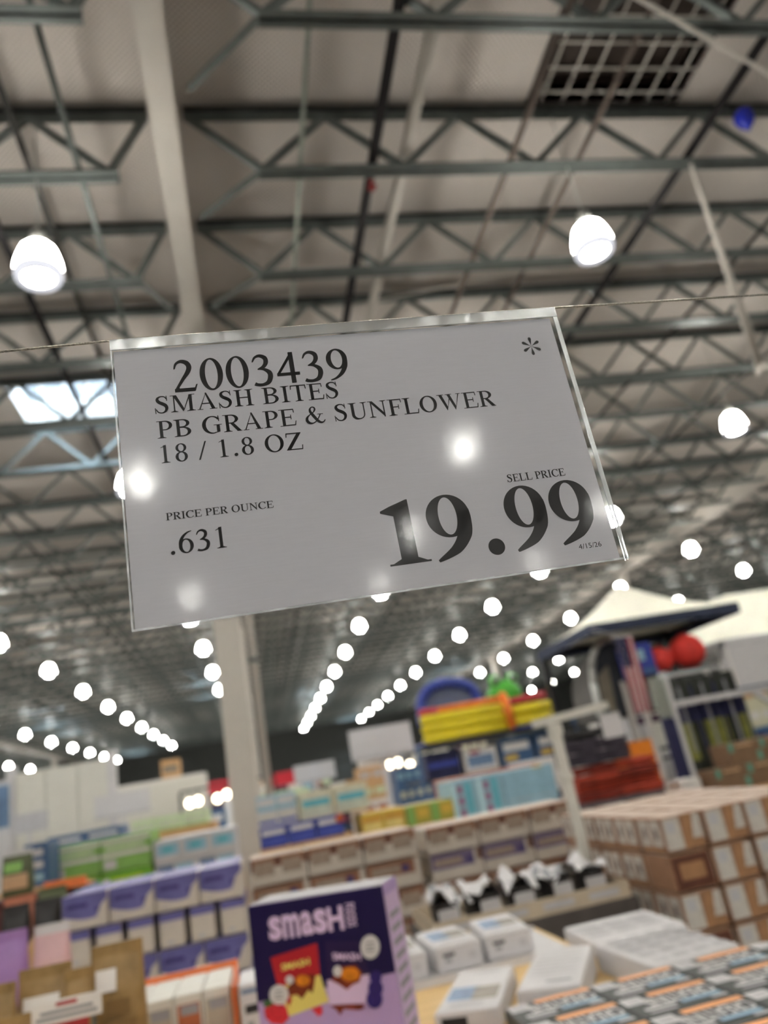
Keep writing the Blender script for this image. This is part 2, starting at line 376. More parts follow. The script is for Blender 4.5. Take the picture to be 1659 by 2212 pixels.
for xi, (lx, rn) in enumerate(LX):
    for k in range(-7, 13):
        y = 5.72 + 4.9 * k - (1.5 if k < 0 else 0)
        if k == -4 and rn == 'column': continue
        if k == -5 and rn == 'column': y = -18.8
        if k < 0 and (abs(lx - 1) > 9 or k < -7): continue
        if abs(lx) > 15 and k < 3: continue
        if lx == -6.2 and k == 12: continue
        z = lamp_z(y)
        if k >= 0: lab = '%s glowing high-bay lamp along the %s row of lamps' % (ORD[k], rn)
        else: lab = 'glowing high-bay lamp behind the viewer, %s row, %s back' % (rn, ORD[-k - 1])
        if k == 0 and rn == 'column': lab = 'big glowing high-bay lamp hanging left of the white girder'
        if k == 0 and rn == 'centre': lab = 'big glowing high-bay lamp hanging above the right end of the sign'
        l = thing('high_bay_lamp', lab, 'lamp', (lx, y, z), 0, 'high bay lamps')
        l.scale = (.72, .72, .72)
        obj('globe', G_globe, l); obj('ring', G_ring, l); obj('lens', G_lens, l); obj('housing', G_hous, l)
        if True:
            obj('hook', G_hook, l)
            obj('cord', MB().tube((0, 0, .58), (0, 0, (ZD - z) / .72), .012, M_hous, 6), l)
M_blue_b = mat('blue_balloon', (30, 40, 150), 0.25, gain=1.6)
p = atz(1608, 257, 7.5)
bl = thing('balloon', 'stray blue balloon caught up among the roof joists', 'balloon', p)
obj('skin', MB().lathe([(0.001, .12), (.05, .115), (.09, .08), (.105, .02), (.09, -.05), (.05, -.11), (.012, -.145), (.02, -.16)], M_blue_b, 16), bl)
obj('string', MB().tube((0, 0, -.15), (.03, 0, -.5), .003, M_white, 6), bl)

# ------------------------------------------------------------------ serif lettering (strokes in 1/1000 em, cap height 662)
def cr(pts, ws_, n=6):
    out = []
    P = [pts[0]] + list(pts) + [pts[-1]]; W = [ws_[0]] + list(ws_) + [ws_[-1]]
    for i in range(1, len(P) - 2):
        for t in range(n):
            t /= n
            def cm(a, b, c, d): return 0.5 * (2 * b + (c - a) * t + (2 * a - 5 * b + 4 * c - d) * t * t + (3 * b - a - 3 * c + d) * t ** 3)
            out.append((cm(*[P[i + k][0] for k in (-1, 0, 1, 2)]), cm(*[P[i + k][1] for k in (-1, 0, 1, 2)]), W[i] + (W[i + 1] - W[i]) * t))
    out.append((*pts[-1], ws_[-1])); return out
def r_(x0, y0, x1, y1): return [[(x0, y0), (x1, y0), (x1, y1), (x0, y1)]]
def q_(*p): return [list(p)]
def st_(pts, ws_):
    c = cr(pts, ws_); L = []; Rr = []
    for i, (x, y, wd) in enumerate(c):
        a = c[max(0, i - 1)]; b = c[min(len(c) - 1, i + 1)]; dx, dy = b[0] - a[0], b[1] - a[1]; n = math.hypot(dx, dy) or 1
        L.append((x - dy / n * wd / 2, y + dx / n * wd / 2)); Rr.append((x + dy / n * wd / 2, y - dx / n * wd / 2))
    return [[L[i], Rr[i], Rr[i + 1], L[i + 1]] for i in range(len(c) - 1)]
def ring_(cx, cy, rx, ry, ix, iy, a0=0, a1=360, icx=None, n=40):
    icx = cx if icx is None else icx; o = []
    for i in range(n):
        A, B = math.radians(a0 + (a1 - a0) * i / n), math.radians(a0 + (a1 - a0) * (i + 1) / n)
        o.append([(cx + rx * math.cos(A), cy + ry * math.sin(A)), (cx + rx * math.cos(B), cy + ry * math.sin(B)), (icx + ix * math.cos(B), cy + iy * math.sin(B)), (icx + ix * math.cos(A), cy + iy * math.sin(A))])
    return o
def foot(x0, x1, s0, s1, top=False):
    if top: return r_(x0, 643, x1, 662) + q_((s0, 612), (s1, 612), (x1 - 30, 643), (x0 + 30, 643))
    return r_(x0, 0, x1, 19) + q_((x0 + 30, 19), (x1 - 30, 19), (s1, 50), (s0, 50))
Cs = ring_(375, 331, 347, 345, 238, 307, 38, 322, 392)
G6 = ring_(255, 215, 218, 229, 122, 196) + st_([(84, 215), (104, 380), (190, 530), (320, 630), (440, 668)], [94, 96, 78, 46, 20])
GL = {
 ' ': (250, []), '.': (250, ring_(125, 48, 60, 60, 0.1, 0.1, n=20)), '/': (278, q_((-9, -14), (42, -14), (287, 676), (238, 676))),
 'A': (722, q_((322, 662), (366, 674), (636, 19), (520, 19)) + q_((366, 674), (330, 610), (76, 19), (116, 19)) + r_(172, 216, 500, 254) + r_(15, 0, 213, 19) + r_(446, 0, 706, 19)),
 'B': (667, r_(112, 0, 214, 662) + foot(17, 214, 112, 214) + foot(17, 214, 112, 214, True) + ring_(310, 505, 250, 157, 142, 121, -90, 90) + r_(214, 626, 310, 662) + r_(214, 348, 310, 384) + ring_(310, 183, 283, 183, 172, 145, -90, 90) + r_(214, 0, 310, 38) + r_(214, 328, 310, 366)),
 'C': (667, Cs + q_((596, 676), (618, 676), (633, 460), (608, 460))),
 'E': (611, r_(110, 0, 212, 662) + r_(12, 0, 212, 19) + r_(12, 643, 212, 662) + r_(110, 624, 546, 662) + q_((525, 662), (546, 662), (562, 510), (538, 510)) + r_(212, 324, 440, 362) + r_(420, 250, 440, 436) + r_(110, 0, 570, 38) + q_((540, 0), (572, 0), (604, 180), (580, 180))),
 'F': (556, r_(110, 0, 212, 662) + foot(12, 318, 110, 212) + r_(12, 643, 212, 662) + r_(110, 624, 532, 662) + q_((510, 662), (532, 662), (546, 510), (524, 510)) + r_(212, 324, 430, 362) + r_(410, 250, 430, 436)),
 'G': (722, Cs[:-4] + q_((596, 676), (618, 676), (633, 460), (608, 460)) + r_(530, 40, 632, 320) + r_(432, 311, 712, 330) + q_((430, -8), (632, 45), (632, 95), (500, 35))),
 'H': (722, r_(112, 0, 214, 662) + r_(508, 0, 610, 662) + r_(214, 322, 508, 362) + foot(19, 308, 112, 214) + foot(19, 308, 112, 214, True) + foot(414, 703, 508, 610) + foot(414, 703, 508, 610, True)),
 'I': (333, r_(115, 0, 217, 662) + foot(18, 315, 115, 217) + foot(18, 315, 115, 217, True)),
 'L': (611, r_(110, 0, 212, 662) + r_(12, 0, 212, 19) + foot(12, 310, 110, 212, True) + r_(110, 0, 565, 38) + q_((540, 0), (570, 0), (600, 180), (576, 180))),
 'M': (889, r_(118, 0, 154, 650) + q_((112, 655), (228, 655), (474, 100), (432, 6)) + q_((432, 6), (462, 40), (720, 655), (676, 655)) + r_(660, 0, 762, 655) + r_(12, 643, 228, 662) + foot(12, 250, 118, 154) + r_(690, 643, 866, 662) + foot(566, 866, 660, 762)),
 'N': (722, r_(112, 0, 148, 655) + q_((76, 662), (188, 662), (612, 120), (612, -11)) + r_(576, 0, 612, 655) + r_(12, 643, 188, 662) + foot(12, 248, 112, 148) + foot(476, 710, 576, 612, True)),
 'O': (722, ring_(361, 331, 330, 345, 216, 309)),
 'P': (556, r_(110, 0, 212, 662) + foot(16, 308, 110, 212) + r_(16, 643, 212, 662) + ring_(290, 480, 252, 182, 146, 146, -90, 90) + r_(212, 626, 290, 662) + r_(212, 298, 290, 334)),
 'R': (667, r_(112, 0, 214, 662) + foot(17, 308, 112, 214) + r_(17, 643, 214, 662) + ring_(290, 488, 268, 174, 158, 138, -90, 90) + r_(214, 626, 290, 662) + r_(214, 314, 290, 350) + q_((262, 330), (384, 330), (624, 19), (490, 19)) + r_(490, 0, 659, 19)),
 'S': (556, st_([(455, 545), (400, 630), (280, 656), (165, 605), (142, 520), (200, 432), (310, 365), (412, 290), (446, 180), (390, 58), (270, 6), (150, 45), (80, 160)], [24, 34, 42, 76, 100, 112, 122, 112, 98, 74, 40, 36, 24]) + q_((450, 676), (468, 676), (482, 475), (460, 475)) + q_((44, 215), (64, 215), (74, -12), (54, -14))),
 'T': (611, r_(255, 0, 357, 662) + foot(160, 452, 255, 357) + r_(32, 624, 580, 662) + q_((17, 492), (40, 492), (62, 662), (30, 662)) + q_((573, 492), (596, 492), (582, 662), (550, 662))),
 'U': (722, r_(112, 230, 214, 662) + st_([(163, 250), (174, 130), (255, 32), (375, 8), (500, 40), (574, 130), (590, 250)], [102, 102, 84, 44, 38, 38, 36]) + r_(572, 245, 608, 662) + foot(14, 312, 112, 214, True) + foot(476, 706, 572, 608, True)),
 'W': (944, q_((74, 662), (186, 662), (358, 130), (318, -11)) + q_((318, -11), (345, 70), (510, 545), (484, 580)) + q_((398, 662), (508, 662), (684, 130), (645, -11)) + q_((645, -11), (672, 70), (878, 662), (840, 662)) + r_(5, 643, 268, 662) + r_(330, 643, 590, 662) + r_(752, 643, 934, 662)),
 'Z': (611, r_(40, 624, 574, 662) + q_((436, 640), (574, 640), (158, 22), (16, 22)) + r_(16, 0, 576, 38) + q_((30, 498), (52, 498), (72, 662), (42, 662)) + q_((556, 0), (582, 0), (600, 178), (576, 178))),
 '&': (778, st_([(750, 115), (695, 42), (600, 14), (485, 90), (330, 330), (252, 480), (255, 590), (330, 658), (412, 625), (420, 540), (350, 440), (205, 345), (105, 240), (92, 125), (170, 28), (290, 10), (420, 80), (530, 220), (600, 350)], [24, 42, 66, 98, 104, 86, 58, 36, 44, 58, 40, 42, 82, 102, 84, 46, 38, 36, 34]) + r_(500, 345, 700, 366)),
 '0': (500, ring_(250, 331, 226, 345, 128, 314)), '2': (500, st_([(50, 490), (92, 600), (190, 648), (298, 610), (342, 520), (308, 410), (200, 260), (70, 70)], [18, 46, 66, 88, 92, 88, 62, 44]) + r_(30, 0, 424, 72) + q_((390, 0), (424, 0), (474, 142), (452, 142)) + q_((30, 0), (120, 60), (110, 130), (30, 24))),
 '1': (500, r_(206, 0, 292, 664) + foot(112, 394, 206, 292) + q_((112, 570), (292, 640), (292, 676), (112, 590))),
 '3': (500, st_([(58, 515), (115, 610), (215, 644), (318, 590), (330, 490), (270, 400), (158, 352)], [18, 46, 62, 86, 86, 72, 28]) + st_([(150, 356), (270, 345), (372, 270), (384, 170), (330, 58), (215, 12), (110, 18), (58, 42)], [22, 50, 88, 96, 88, 58, 60, 70])),
 '4': (500, r_(290, 0, 376, 676) + r_(12, 167, 472, 231) + q_((335, 676), (376, 640), (76, 226), (14, 222))),
 '6': (500, G6), '8': (445 + 55, ring_(250, 512, 178, 164, 96, 134) + ring_(250, 178, 202, 190, 110, 156)),
 '9': (500, [[(500 - x, 662 - y) for x, y in p] for p in G6]),
}
def serif(mb, text, x0, x1, z0, z1, y, m, track=0, slope=0.0, bold=5):
    """a line of serif print between x0 and x1, baseline z0, cap top z1, on the plane Y = y"""
    polys = []; cx = 0
    for ch in text:
        wd, ps = GL[ch]; polys += [[(px + cx, py) for px, py in p] for p in ps]; cx += wd + track
    lo = min(p[0] for q in polys for p in q); hi = max(p[0] for q in polys for p in q)
    for q in polys:
        for dx_, dy_ in ((-bold, -bold * .6), (bold, bold * .6)):
            mb.poly([(x0 + (p[0] + dx_ - lo) / (hi - lo) * (x1 - x0), y, z0 + (p[1] + dy_) / 662 * (z1 - z0) + slope * (p[0] - lo) / (hi - lo)) for p in q], m)

# ------------------------------------------------------------------ the price sign on its wire
SY = 0.3935
M_paper = mat('sign_paper', (240, 239, 246), 0.6, noise=0.02, scale=220, gain=0.83, stretch=(0.25, 1, 5))
M_ink = mat('toner_black', (50, 49, 50), 0.5, noise=0.35, scale=900, gain=0.9, stretch=(1, 1, 6))
M_acr = clear('acrylic_sheet', (0.99, 0.99, 0.99), 0.085, 1.24, 0.0, 0.006)
M_acre = clear('acrylic_edge', (0.80, 0.83, 0.84), 0.28, 1.49, 0.22, 0.16)
EX = Vector((0.99993, -0.0040, 0.0108)).normalized()      # the card hangs very slightly off square
EZ = Vector((-0.0058, -0.0160, 0.9998)); EZ = (EZ - EX * EZ.dot(EX)).normalized(); EY = EZ.cross(EX)
SO = aty(287, 1368, SY)                                  # lower near corner of the holder
def P(px, py):
    v = Vector(ray(px, py)); s_ = (SO - Vector((0, 0, CH))).dot(EY) / v.dot(EY)
    p_ = Vector((0, 0, CH)) + v * s_ - SC; return p_.dot(EX), p_.dot(EZ)
SC = SO
hw = (P(1355, 1210)[0] - 0 + P(1198, 672)[0] - P(243, 742)[0]) / 4
hh = (P(243, 742)[1] + P(1198, 672)[1]) / 2
SC = SO + EX * hw
sg = thing('price_sign', 'price card reading 2003439 and 19.99 in a clear acrylic holder hung on the wire', 'price sign')
sg.matrix_world = Matrix(((EX.x, EY.x, EZ.x, SC.x), (EX.y, EY.y, EZ.y, SC.y), (EX.z, EY.z, EZ.z, SC.z), (0, 0, 0, 1)))
obj('holder_front', MB().box(-hw, hw, -0.0022, -0.0008, 0, hh, M_acr), sg)
obj('holder_back', MB().box(-hw, hw, 0.0014, 0.0026, 0, hh, M_acr), sg)
obj('holder_top_fold', MB().box(-hw, hw, -0.0034, -0.0023, hh - 0.0062, hh + 0.0006, M_acre).box(-hw, hw, -0.0008, 0.0014, hh - 0.0015, hh, M_acre), sg)
obj('holder_side_edge', MB().box(hw - 0.0028, hw, -0.0030, -0.0023, 0.0, hh - 0.0062, M_acre), sg)
obj('holder_side_edge', MB().box(-hw, -hw + 0.0009, -0.0030, -0.0023, 0.0, hh - 0.0062, M_acre), sg)
obj('holder_bottom_fold', MB().box(-hw, hw, -0.0028, -0.0023, 0.0, 0.0012, M_acre), sg)
obj('paper_card', MB().box(-hw + 0.0012, hw - 0.0040, 0.0, 0.0004, 0.0012, hh - 0.0055, M_paper), sg)
YT = -0.00015
def line(nm, text, bl, br, tl, track=0, label=None, bold=5):
    a, b, c = P(*bl), P(*br), P(*tl); m = MB()
    serif(m, text, a[0], b[0], a[1], c[1], YT, M_ink, track, b[1] - a[1], bold)
    o = obj(nm, m, sg); o['label'] = label or 'black serif print'
line('item_number', '2003439', (379, 848), (757, 817), (374, 781), 18)
line('product_name', 'SMASH BITES', (336, 894), (732, 859), (334, 858), 20)
line('product_name', 'PB GRAPE & SUNFLOWER', (341, 948), (1072, 876), (338, 911), 24)
line('pack_size', '18 / 1.8 OZ', (350, 1001), (656, 970), (347, 963), 40)
line('unit_heading', 'PRICE PER OUNCE', (359, 1124.5), (591.5, 1096.5), (357.5, 1109), 14, None, 11)
line('unit_price', '.631', (370, 1198.5), (490, 1182), (367, 1153), 30)
line('price_heading', 'SELL PRICE', (1097, 1042), (1221.5, 1027), (1095.5, 1026), 10, None, 12)
B9 = ring_(240, 452, 222, 224, 92, 196, icx=236) + st_([(400, 500), (404, 400), (372, 250), (262, 108), (60, 4)], [118, 126, 142, 104, 24])
B1 = r_(172, 0, 326, 640) + r_(60, 0, 440, 20) + q_((95, 20), (405, 20), (326, 62), (172, 62)) + q_((58, 588), (58, 566), (150, 560), (172, 520)) + q_((58, 588), (172, 520), (326, 600), (326, 688)) + q_((58, 588), (326, 688), (310, 688), (150, 630))
m = MB()
for gl, xl, xr, yt, yb in ((B1, 833, 916, 1079, 1220), (B9, 929, 1018, 1067, 1212), (B9, 1098, 1181, 1047, 1190), (B9, 1195, 1279, 1035, 1176)):
    xm, ym = (xl + xr) / 2, (yt + yb) / 2
    z0, z1 = P(xm, yb)[1], P(xm, yt)[1]; c_ = P(xm, ym)[0]; wd = (P(xr, ym)[0] - P(xl, ym)[0]) * 1.10
    lo = min(p_[0] for q in gl for p_ in q); hi = max(p_[0] for q in gl for p_ in q); bo = min(p_[1] for q in gl for p_ in q); to = max(p_[1] for q in gl for p_ in q)
    for q in gl: m.poly([(c_ + ((p_[0] - lo) / (hi - lo) - .5) * wd, YT, z0 + (p_[1] - bo) / (to - bo) * (z1 - z0)) for p_ in q], M_ink)
c = P(1073, 1181); rr = (P(1091, 1178)[0] - P(1056, 1184)[0]) / 2
m.poly([(c[0] + rr * math.cos(2 * math.pi * i / 24), YT, c[1] + rr * math.sin(2 * math.pi * i / 24)) for i in range(24)], M_ink)
obj('sell_price', m, sg)['label'] = 'large bold black 19.99'
m = MB(); a, b, t = P(1251.5, 1187), P(1300, 1180), P(1250, 1176)
put_text(m, '4/15/26', M_ink, lambda u, v: (a[0] + u * (b[0] - a[0]), YT, a[1] + v * (t[1] - a[1])))
obj('print_date', m, sg)
m = MB(); c = P(1147.5, 748); R0 = (P(1168, 745)[0] - P(1127, 751)[0]) / 2
for i in range(6):
    th = math.radians(90 + 60 * i); d = (math.cos(th), math.sin(th)); n = (-d[1], d[0]); pts = []
    prof = [(0.0, .0), (.3, .045), (.6, .12), (.8, .16), (.93, .12), (1.0, 0)]
    for t, q in prof: pts.append((c[0] + R0 * (d[0] * t + n[0] * q), YT, c[1] + R0 * (d[1] * t + n[1] * q)))
    for t, q in prof[-2:0:-1]: pts.append((c[0] + R0 * (d[0] * t - n[0] * q), YT, c[1] + R0 * (d[1] * t - n[1] * q)))
    m.poly(pts, M_ink)
obj('asterisk', m, sg)

M_wire = mat('steel_cable', (190, 184, 172), 0.35, 0.7, noise=0.3, scale=700, gain=1.0)
wp = [aty(*q, SY + 0.0005) for q in ((0, 760), (243, 736), (720, 700), (1198, 665), (1659, 636))]
L0 = wp[0] + (wp[0] - wp[1]) * 14; L1 = wp[4] + (wp[4] - wp[3]) * 9
wire = thing('sign_wire', 'thin twisted steel cable that carries the price sign', 'cable', (0, SY, wp[2].z))
org = Vector((0, SY, wp[2].z))
full = [L0] + wp + [L1]
mcore = MB()
for a, b in zip(full, full[1:]): mcore.tube(a - org, b - org, 0.0008, M_wire, 8)
obj('core', mcore, wire)
for s_ in range(2):                                      # two strands wound round the core, near the sign
    m = MB(); pts = []
    for a, b in zip(wp, wp[1:]):
        n = 90
        for i in range(n):
            q = a + (b - a) * i / n - org; ph = (q.x * 2 * math.pi / 0.006) + math.pi * s_
            pts.append(q + Vector((0, math.cos(ph), math.sin(ph))) * 0.00048)
    m.path(pts, 0.00042, M_wire, 5); obj('strand', m, wire)
for a, nm in ((L0, 'post at the hidden near end of the sign wire'), (L1, 'post at the hidden far end of the sign wire')):
    po = thing('wire_post', 'white steel ' + nm, 'post', (a.x, SY, 0))
    obj('upright', MB().box(-.02, .02, -.02, .02, 0, a.z + .04, M_white, .003), po)
    obj('foot', MB().box(-.12, .12, -.12, .12, 0, .012, M_white), po)

# ------------------------------------------------------------------ goods: shared builders
KIND = {}
def quad_on(face, d, u0, u1, v0, v1, o=0.0009):
    """a rectangle on one face of a box centred on x, y with its base at z = 0 (u, v in 0..1)"""
    X, Y, Z = d
    if face == 'F': return [(-X / 2 + u * X, -Y / 2 - o, v * Z) for u, v in ((u0, v0), (u1, v0), (u1, v1), (u0, v1))]
    if face == 'L': return [(-X / 2 - o, Y / 2 - u * Y, v * Z) for u, v in ((u0, v0), (u1, v0), (u1, v1), (u0, v1))]
    if face == 'R': return [(X / 2 + o, -Y / 2 + u * Y, v * Z) for u, v in ((u0, v0), (u1, v0), (u1, v1), (u0, v1))]
    return [(-X / 2 + u * X, -Y / 2 + v * Y, Z + o) for u, v in ((u0, v0), (u1, v0), (u1, v1), (u0, v1))]
PN = {'F': 'front_print', 'L': 'side_print', 'R': 'side_print', 'T': 'top_print'}
def kind(key, d, body, prints=(), bev=0.004, film=None):
    """one kind of carton: body and one print per face, meshes shared by every copy"""
    if key in KIND: return KIND[key]
    parts = [('carton_body', MB().box(-d[0] / 2, d[0] / 2, -d[1] / 2, d[1] / 2, 0, d[2], body, bev).mesh('carton_body'))]
    for f in 'FLRT':
        ps = [p for p in prints if p[0] == f]
        if not ps: continue
        m = MB()
        for i, p in enumerate(ps):
            off = 0.0009 + 0.0004 * i
            if len(p) == 6: m.poly(quad_on(f, d, *p[1:5], off), p[5])
            elif isinstance(p[1], str):                  # ('F', text, u0, u1, v0, v1, mat, turned)
                _, tx, u0, u1, v0, v1, mt, turn = p
                def fr(u, v, u0=u0, u1=u1, v0=v0, v1=v1, off=off, f=f, turn=turn):
                    if turn: u, v = 1 - u, 1 - v
                    a = quad_on(f, d, u0 + u * (u1 - u0), 1, v0 + v * (v1 - v0), 1, off); return a[0]
                put_text(m, tx, mt, fr, 0.02)
            else:                                        # ('F', [(u, v)...], mat)
                m.poly([quad_on(f, d, u, 1, v, 1, off)[0] for u, v in p[1]], p[2])
        parts.append((PN[f], m.mesh(PN[f])))
    if film: parts.append(('shrink_film', MB().box(-d[0] / 2 - .003, d[0] / 2 + .003, -d[1] / 2 - .003, d[1] / 2 + .003, -0.0005, d[2] + .003, film, .008).mesh('shrink_film')))
    KIND[key] = parts; return parts
def put(key, name, label, cat, loc, rz=0.0, group=None):
    t = thing(name, label, cat, loc, rz, group)
    for n, me in KIND[key]: obj(n, me, t)
    return t
M_kraft = mat('kraft_cardboard', (176, 140, 100), 0.8, noise=0.08, scale=9)
M_wood = mat('pallet_wood', (168, 136, 96), 0.8, noise=0.2, scale=5, stretch=(1, 8, 8))
M_ply = mat('plywood_shelf', (190, 160, 112), 0.6, noise=0.1, scale=4, stretch=(1, 9, 9))
M_w = mat('white_card', (196, 192, 188), 0.5, noise=0.03)
M_w2 = mat('bright_white_card', (214, 211, 212), 0.45, noise=0.03, gain=0.88)
M_grey = mat('grey_print', (130, 130, 134), 0.6)
M_lgrey = mat('light_grey_print', (164, 162, 164), 0.6)
M_dk = mat('black_card', (34, 34, 36), 0.5)
def pallet(x0, x1, y0, y1, z1, label):
    t = thing('pallet', label, 'pallet', ((x0 + x1) / 2, (y0 + y1) / 2, 0)); hx, hy = (x1 - x0) / 2, (y1 - y0) / 2
    n = 5
    for i in range(n): obj('deck_board', MB().box(-hx, hx, -hy + 2 * hy * i / n + .01, -hy + 2 * hy * (i + 1) / n - .01, z1 - .02, z1, M_wood), t)
    for i in (-1, 0, 1): obj('stringer', MB().box(i * (hx - .03) - .03, i * (hx - .03) + .03, -hy, hy, 0, z1 - .02, M_wood), t)
def riser(x0, x1, y0, y1, z1, label, m=None):
    t = thing('display_riser', label, 'riser', ((x0 + x1) / 2, (y0 + y1) / 2, 0)); hx, hy = (x1 - x0) / 2, (y1 - y0) / 2; m = m or M_kraft
    obj('bin_wall', MB().box(-hx, hx, -hy, hy, .14, z1, m, .006), t)
    for i in (-1, 0, 1): obj('skid', MB().box(i * (hx - .05) - .05, i * (hx - .05) + .05, -hy, hy, 0, .14, M_wood), t)

# ------------------------------------------------------------------ foreground table
TZ = 0.93
tb = thing('display_table', 'tan plywood display table under the white and striped cartons', 'table', (0.2, 2.0, 0))
obj('table_top', MB().box(-1.15, .95, -.95, .80, TZ - .03, TZ, M_ply).box(-1.15, .75, .80, 1.16, TZ - .03, TZ, M_ply).box(.95, 1.40, -.95, .03, TZ - .03, TZ, M_ply), tb)
for sx, sy in ((-1.1, -.9), (-1.1, 1.1), (.7, 1.1), (1.3, -.9)): obj('leg', MB().box(sx - .03, sx + .03, sy - .03, sy + .03, 0, TZ - .03, M_steel), tb)
# striped cartons: dark, orange stripe, lettering facing away
M_cd = mat('charcoal_carton', (50, 54, 51), 0.45, noise=0.06, gain=1.0)
M_co = mat('orange_stripe', (216, 148, 92), 0.4, noise=0.06, gain=1.2)
M_cb = mat('steel_blue_print', (120, 150, 172), 0.4, noise=0.06, gain=1.2)
d = (0.211, 0.146, 0.034)
kind('creatine', d, M_cd, [('T', .02, .25, .62, .97, M_w2), ('T', .05, .22, .68, .90, M_lgrey), ('T', .34, 1.0, .80, .97, M_co), ('T', 'CREATINE', .20, .97, .36, .74, M_w2, True),
     ('T', .50, .94, .20, .33, M_cb), ('T', .10, .44, .22, .32, M_w2), ('T', .10, .40, .06, .13, M_lgrey), ('T', .78, .95, .06, .14, M_lgrey), ('F', .05, .95, .3, .7, M_cb)], bev=.003)
n = 0
for lay in range(2):
    for j in range(4):
        for i in range(-2, 3):
            if j == 0 and i == -2: continue
            if j >= 2 and i < -1: continue
            x = .715 + .217 * i + .1055; y = 2.015 - .150 * j - .073
            lab = 'charcoal creatine carton, orange stripe, %s row from the tray, %s across' % (ORD[j], ORD[i + 2]) if lay else 'charcoal creatine carton in the lower layer, %s row, %s across' % (ORD[j], ORD[i + 2])
            put('creatine', 'creatine_carton', lab, 'carton', (x, y, TZ + .035 * lay), random.uniform(-.008, .008), 'creatine cartons on the table')

# white cartons behind them
M_pb = mat('muted_blue_photo', (98, 120, 150), 0.4, noise=0.3, scale=18)
M_pk = mat('brown_photo', (120, 112, 100), 0.4, noise=0.35, scale=18)
WP = [('T', .12, .52, .30, .78, M_pb), ('T', .52, .90, .30, .70, M_pk), ('T', .2, .8, .12, .18, M_lgrey), ('F', .14, .40, .58, .70, M_dk), ('F', .18, .32, .38, .50, M_grey), ('F', .70, .86, .35, .62, M_lgrey), ('F', .05, .95, .82, .84, M_lgrey)]
kind('white_a', (.155, .30, .078), M_w2, WP, .006)
TR_Z = TZ + .022
tray = thing('white_tray', 'flat white tray under the upright white cartons', 'tray', (.62, 2.84, TZ))
obj('tray_base', MB().box(-.34, .30, -.2, .2, 0, .008, M_w2), tray); obj('tray_lip', MB().box(-.34, .30, -.2, -.192, .008, .022, M_w2), tray); obj('tray_lip', MB().box(-.34, .30, .192, .2, .008, .022, M_w2), tray)
for q, (x, lab) in enumerate(((.375, 'white supplement carton nearest the purple box, mostly cut by it'), (.555, 'white supplement carton second in the row on the white tray'), (.745, 'white supplement carton at the end of the row, turned slightly'))):
    put('white_a', 'white_carton', lab, 'carton', (x, 2.865 + .002 * q, TZ + .009), (0, .04, -.07)[q], 'white supplement cartons')
kind('white_b', (.165, .37, .055), M_w2, [('T', .10, .55, .22, .52, M_pb), ('T', .50, .92, .20, .50, M_pk), ('T', .2, .75, .08, .13, M_lgrey), ('F', .1, .5, .3, .75, M_dk), ('T', .3, .8, .85, .88, M_lgrey)], .005)
put('white_b', 'white_carton', 'white carton lying flat, blue and brown pictures on its lid', 'carton', (.505, 2.30, TZ), math.radians(-24), 'white supplement cartons')
kind('white_c', (.165, .38, .07), M_w2, [('T', .12, .88, .86 - .1 * i, .88 - .1 * i, M_lgrey) for i in range(7)] + [('T', .45, .85, .08, .12, M_grey), ('F', .15, .6, .3, .7, M_lgrey)], .005)
put('white_c', 'white_carton', 'white carton lying askew, grey lines of small print upward', 'carton', (.725, 2.255, TZ), math.radians(-28), 'white supplement cartons')
kind('sheet_a', (.25, .34, .07), M_w2, [('T', .08 + .24 * (i % 4), .26 + .24 * (i % 4), .08 + .18 * (i // 4), .18 + .18 * (i // 4), M_lgrey) for i in range(20)], .004)
put('sheet_a', 'printed_tray', 'white carton top with rows of faint grey print behind the striped cartons', 'carton', (1.02, 2.21, TZ), math.radians(3))
kind('sheet_b', (.30, .30, .045), M_w2, [('T', .06 + .3 * (i % 3), .30 + .3 * (i % 3), .25 + .2 * (i // 3), .38 + .2 * (i // 3), M_lgrey) for i in range(9)], .004)
put('sheet_b', 'printed_tray', 'white flat carton with a pale edge beyond the printed tray', 'carton', (1.09, 2.62, TZ), math.radians(-2))

# the purple display carton
M_nv = mat('navy_carton', (20, 8, 62), 0.5, noise=0.03, gain=1.0)
M_lv = mat('lavender_carton', (164, 140, 186), 0.4, noise=0.03, gain=1.15)
M_lt = mat('lilac_letter', (196, 172, 204), 0.4, noise=0.02, gain=1.15)
M_pr = mat('red_pouch_print', (160, 32, 40), 0.35, noise=0.1, gain=1.15)
M_py = mat('yellow_pouch_print', (206, 190, 104), 0.35, noise=0.06, gain=1.15)
M_pn = mat('dark_navy_pouch_print', (34, 22, 62), 0.35, noise=0.08, gain=1.15)
M_por = mat('orange_jam_print', (190, 112, 28), 0.3, noise=0.3, scale=60, gain=1.15)
M_pbk = mat('brown_crust_print', (110, 44, 26), 0.4, noise=0.3, scale=60, gain=1.15)
M_ps = mat('strawberry_print', (186, 40, 52), 0.35, noise=0.2, scale=90, gain=1.15)
M_pg = mat('leaf_green_print', (60, 90, 50), 0.5, gain=1.15)
M_pbl = mat('blueberry_print', (42, 30, 96), 0.35, noise=0.2, scale=60, gain=1.15)
a, b = atz(535, 1958, 1.35), atz(825, 1912, 1.35); W_ = (b - a).length; ang = math.atan2(b.y - a.y, b.x - a.x)
D_, Hh = 0.115, 1.35 - TZ
cen = a + Vector((math.cos(ang), math.sin(ang), 0)) * W_ / 2 + Vector((-math.sin(ang), math.cos(ang), 0)) * D_ / 2
sb = thing('snack_box', 'navy and lavender carton printed smash with two pouches pictured', 'carton', (cen.x, cen.y, TZ), ang)
obj('carton_body', MB().box(-W_ / 2, W_ / 2, -D_ / 2, D_ / 2, 0, Hh, M_lv, .0006), sb)
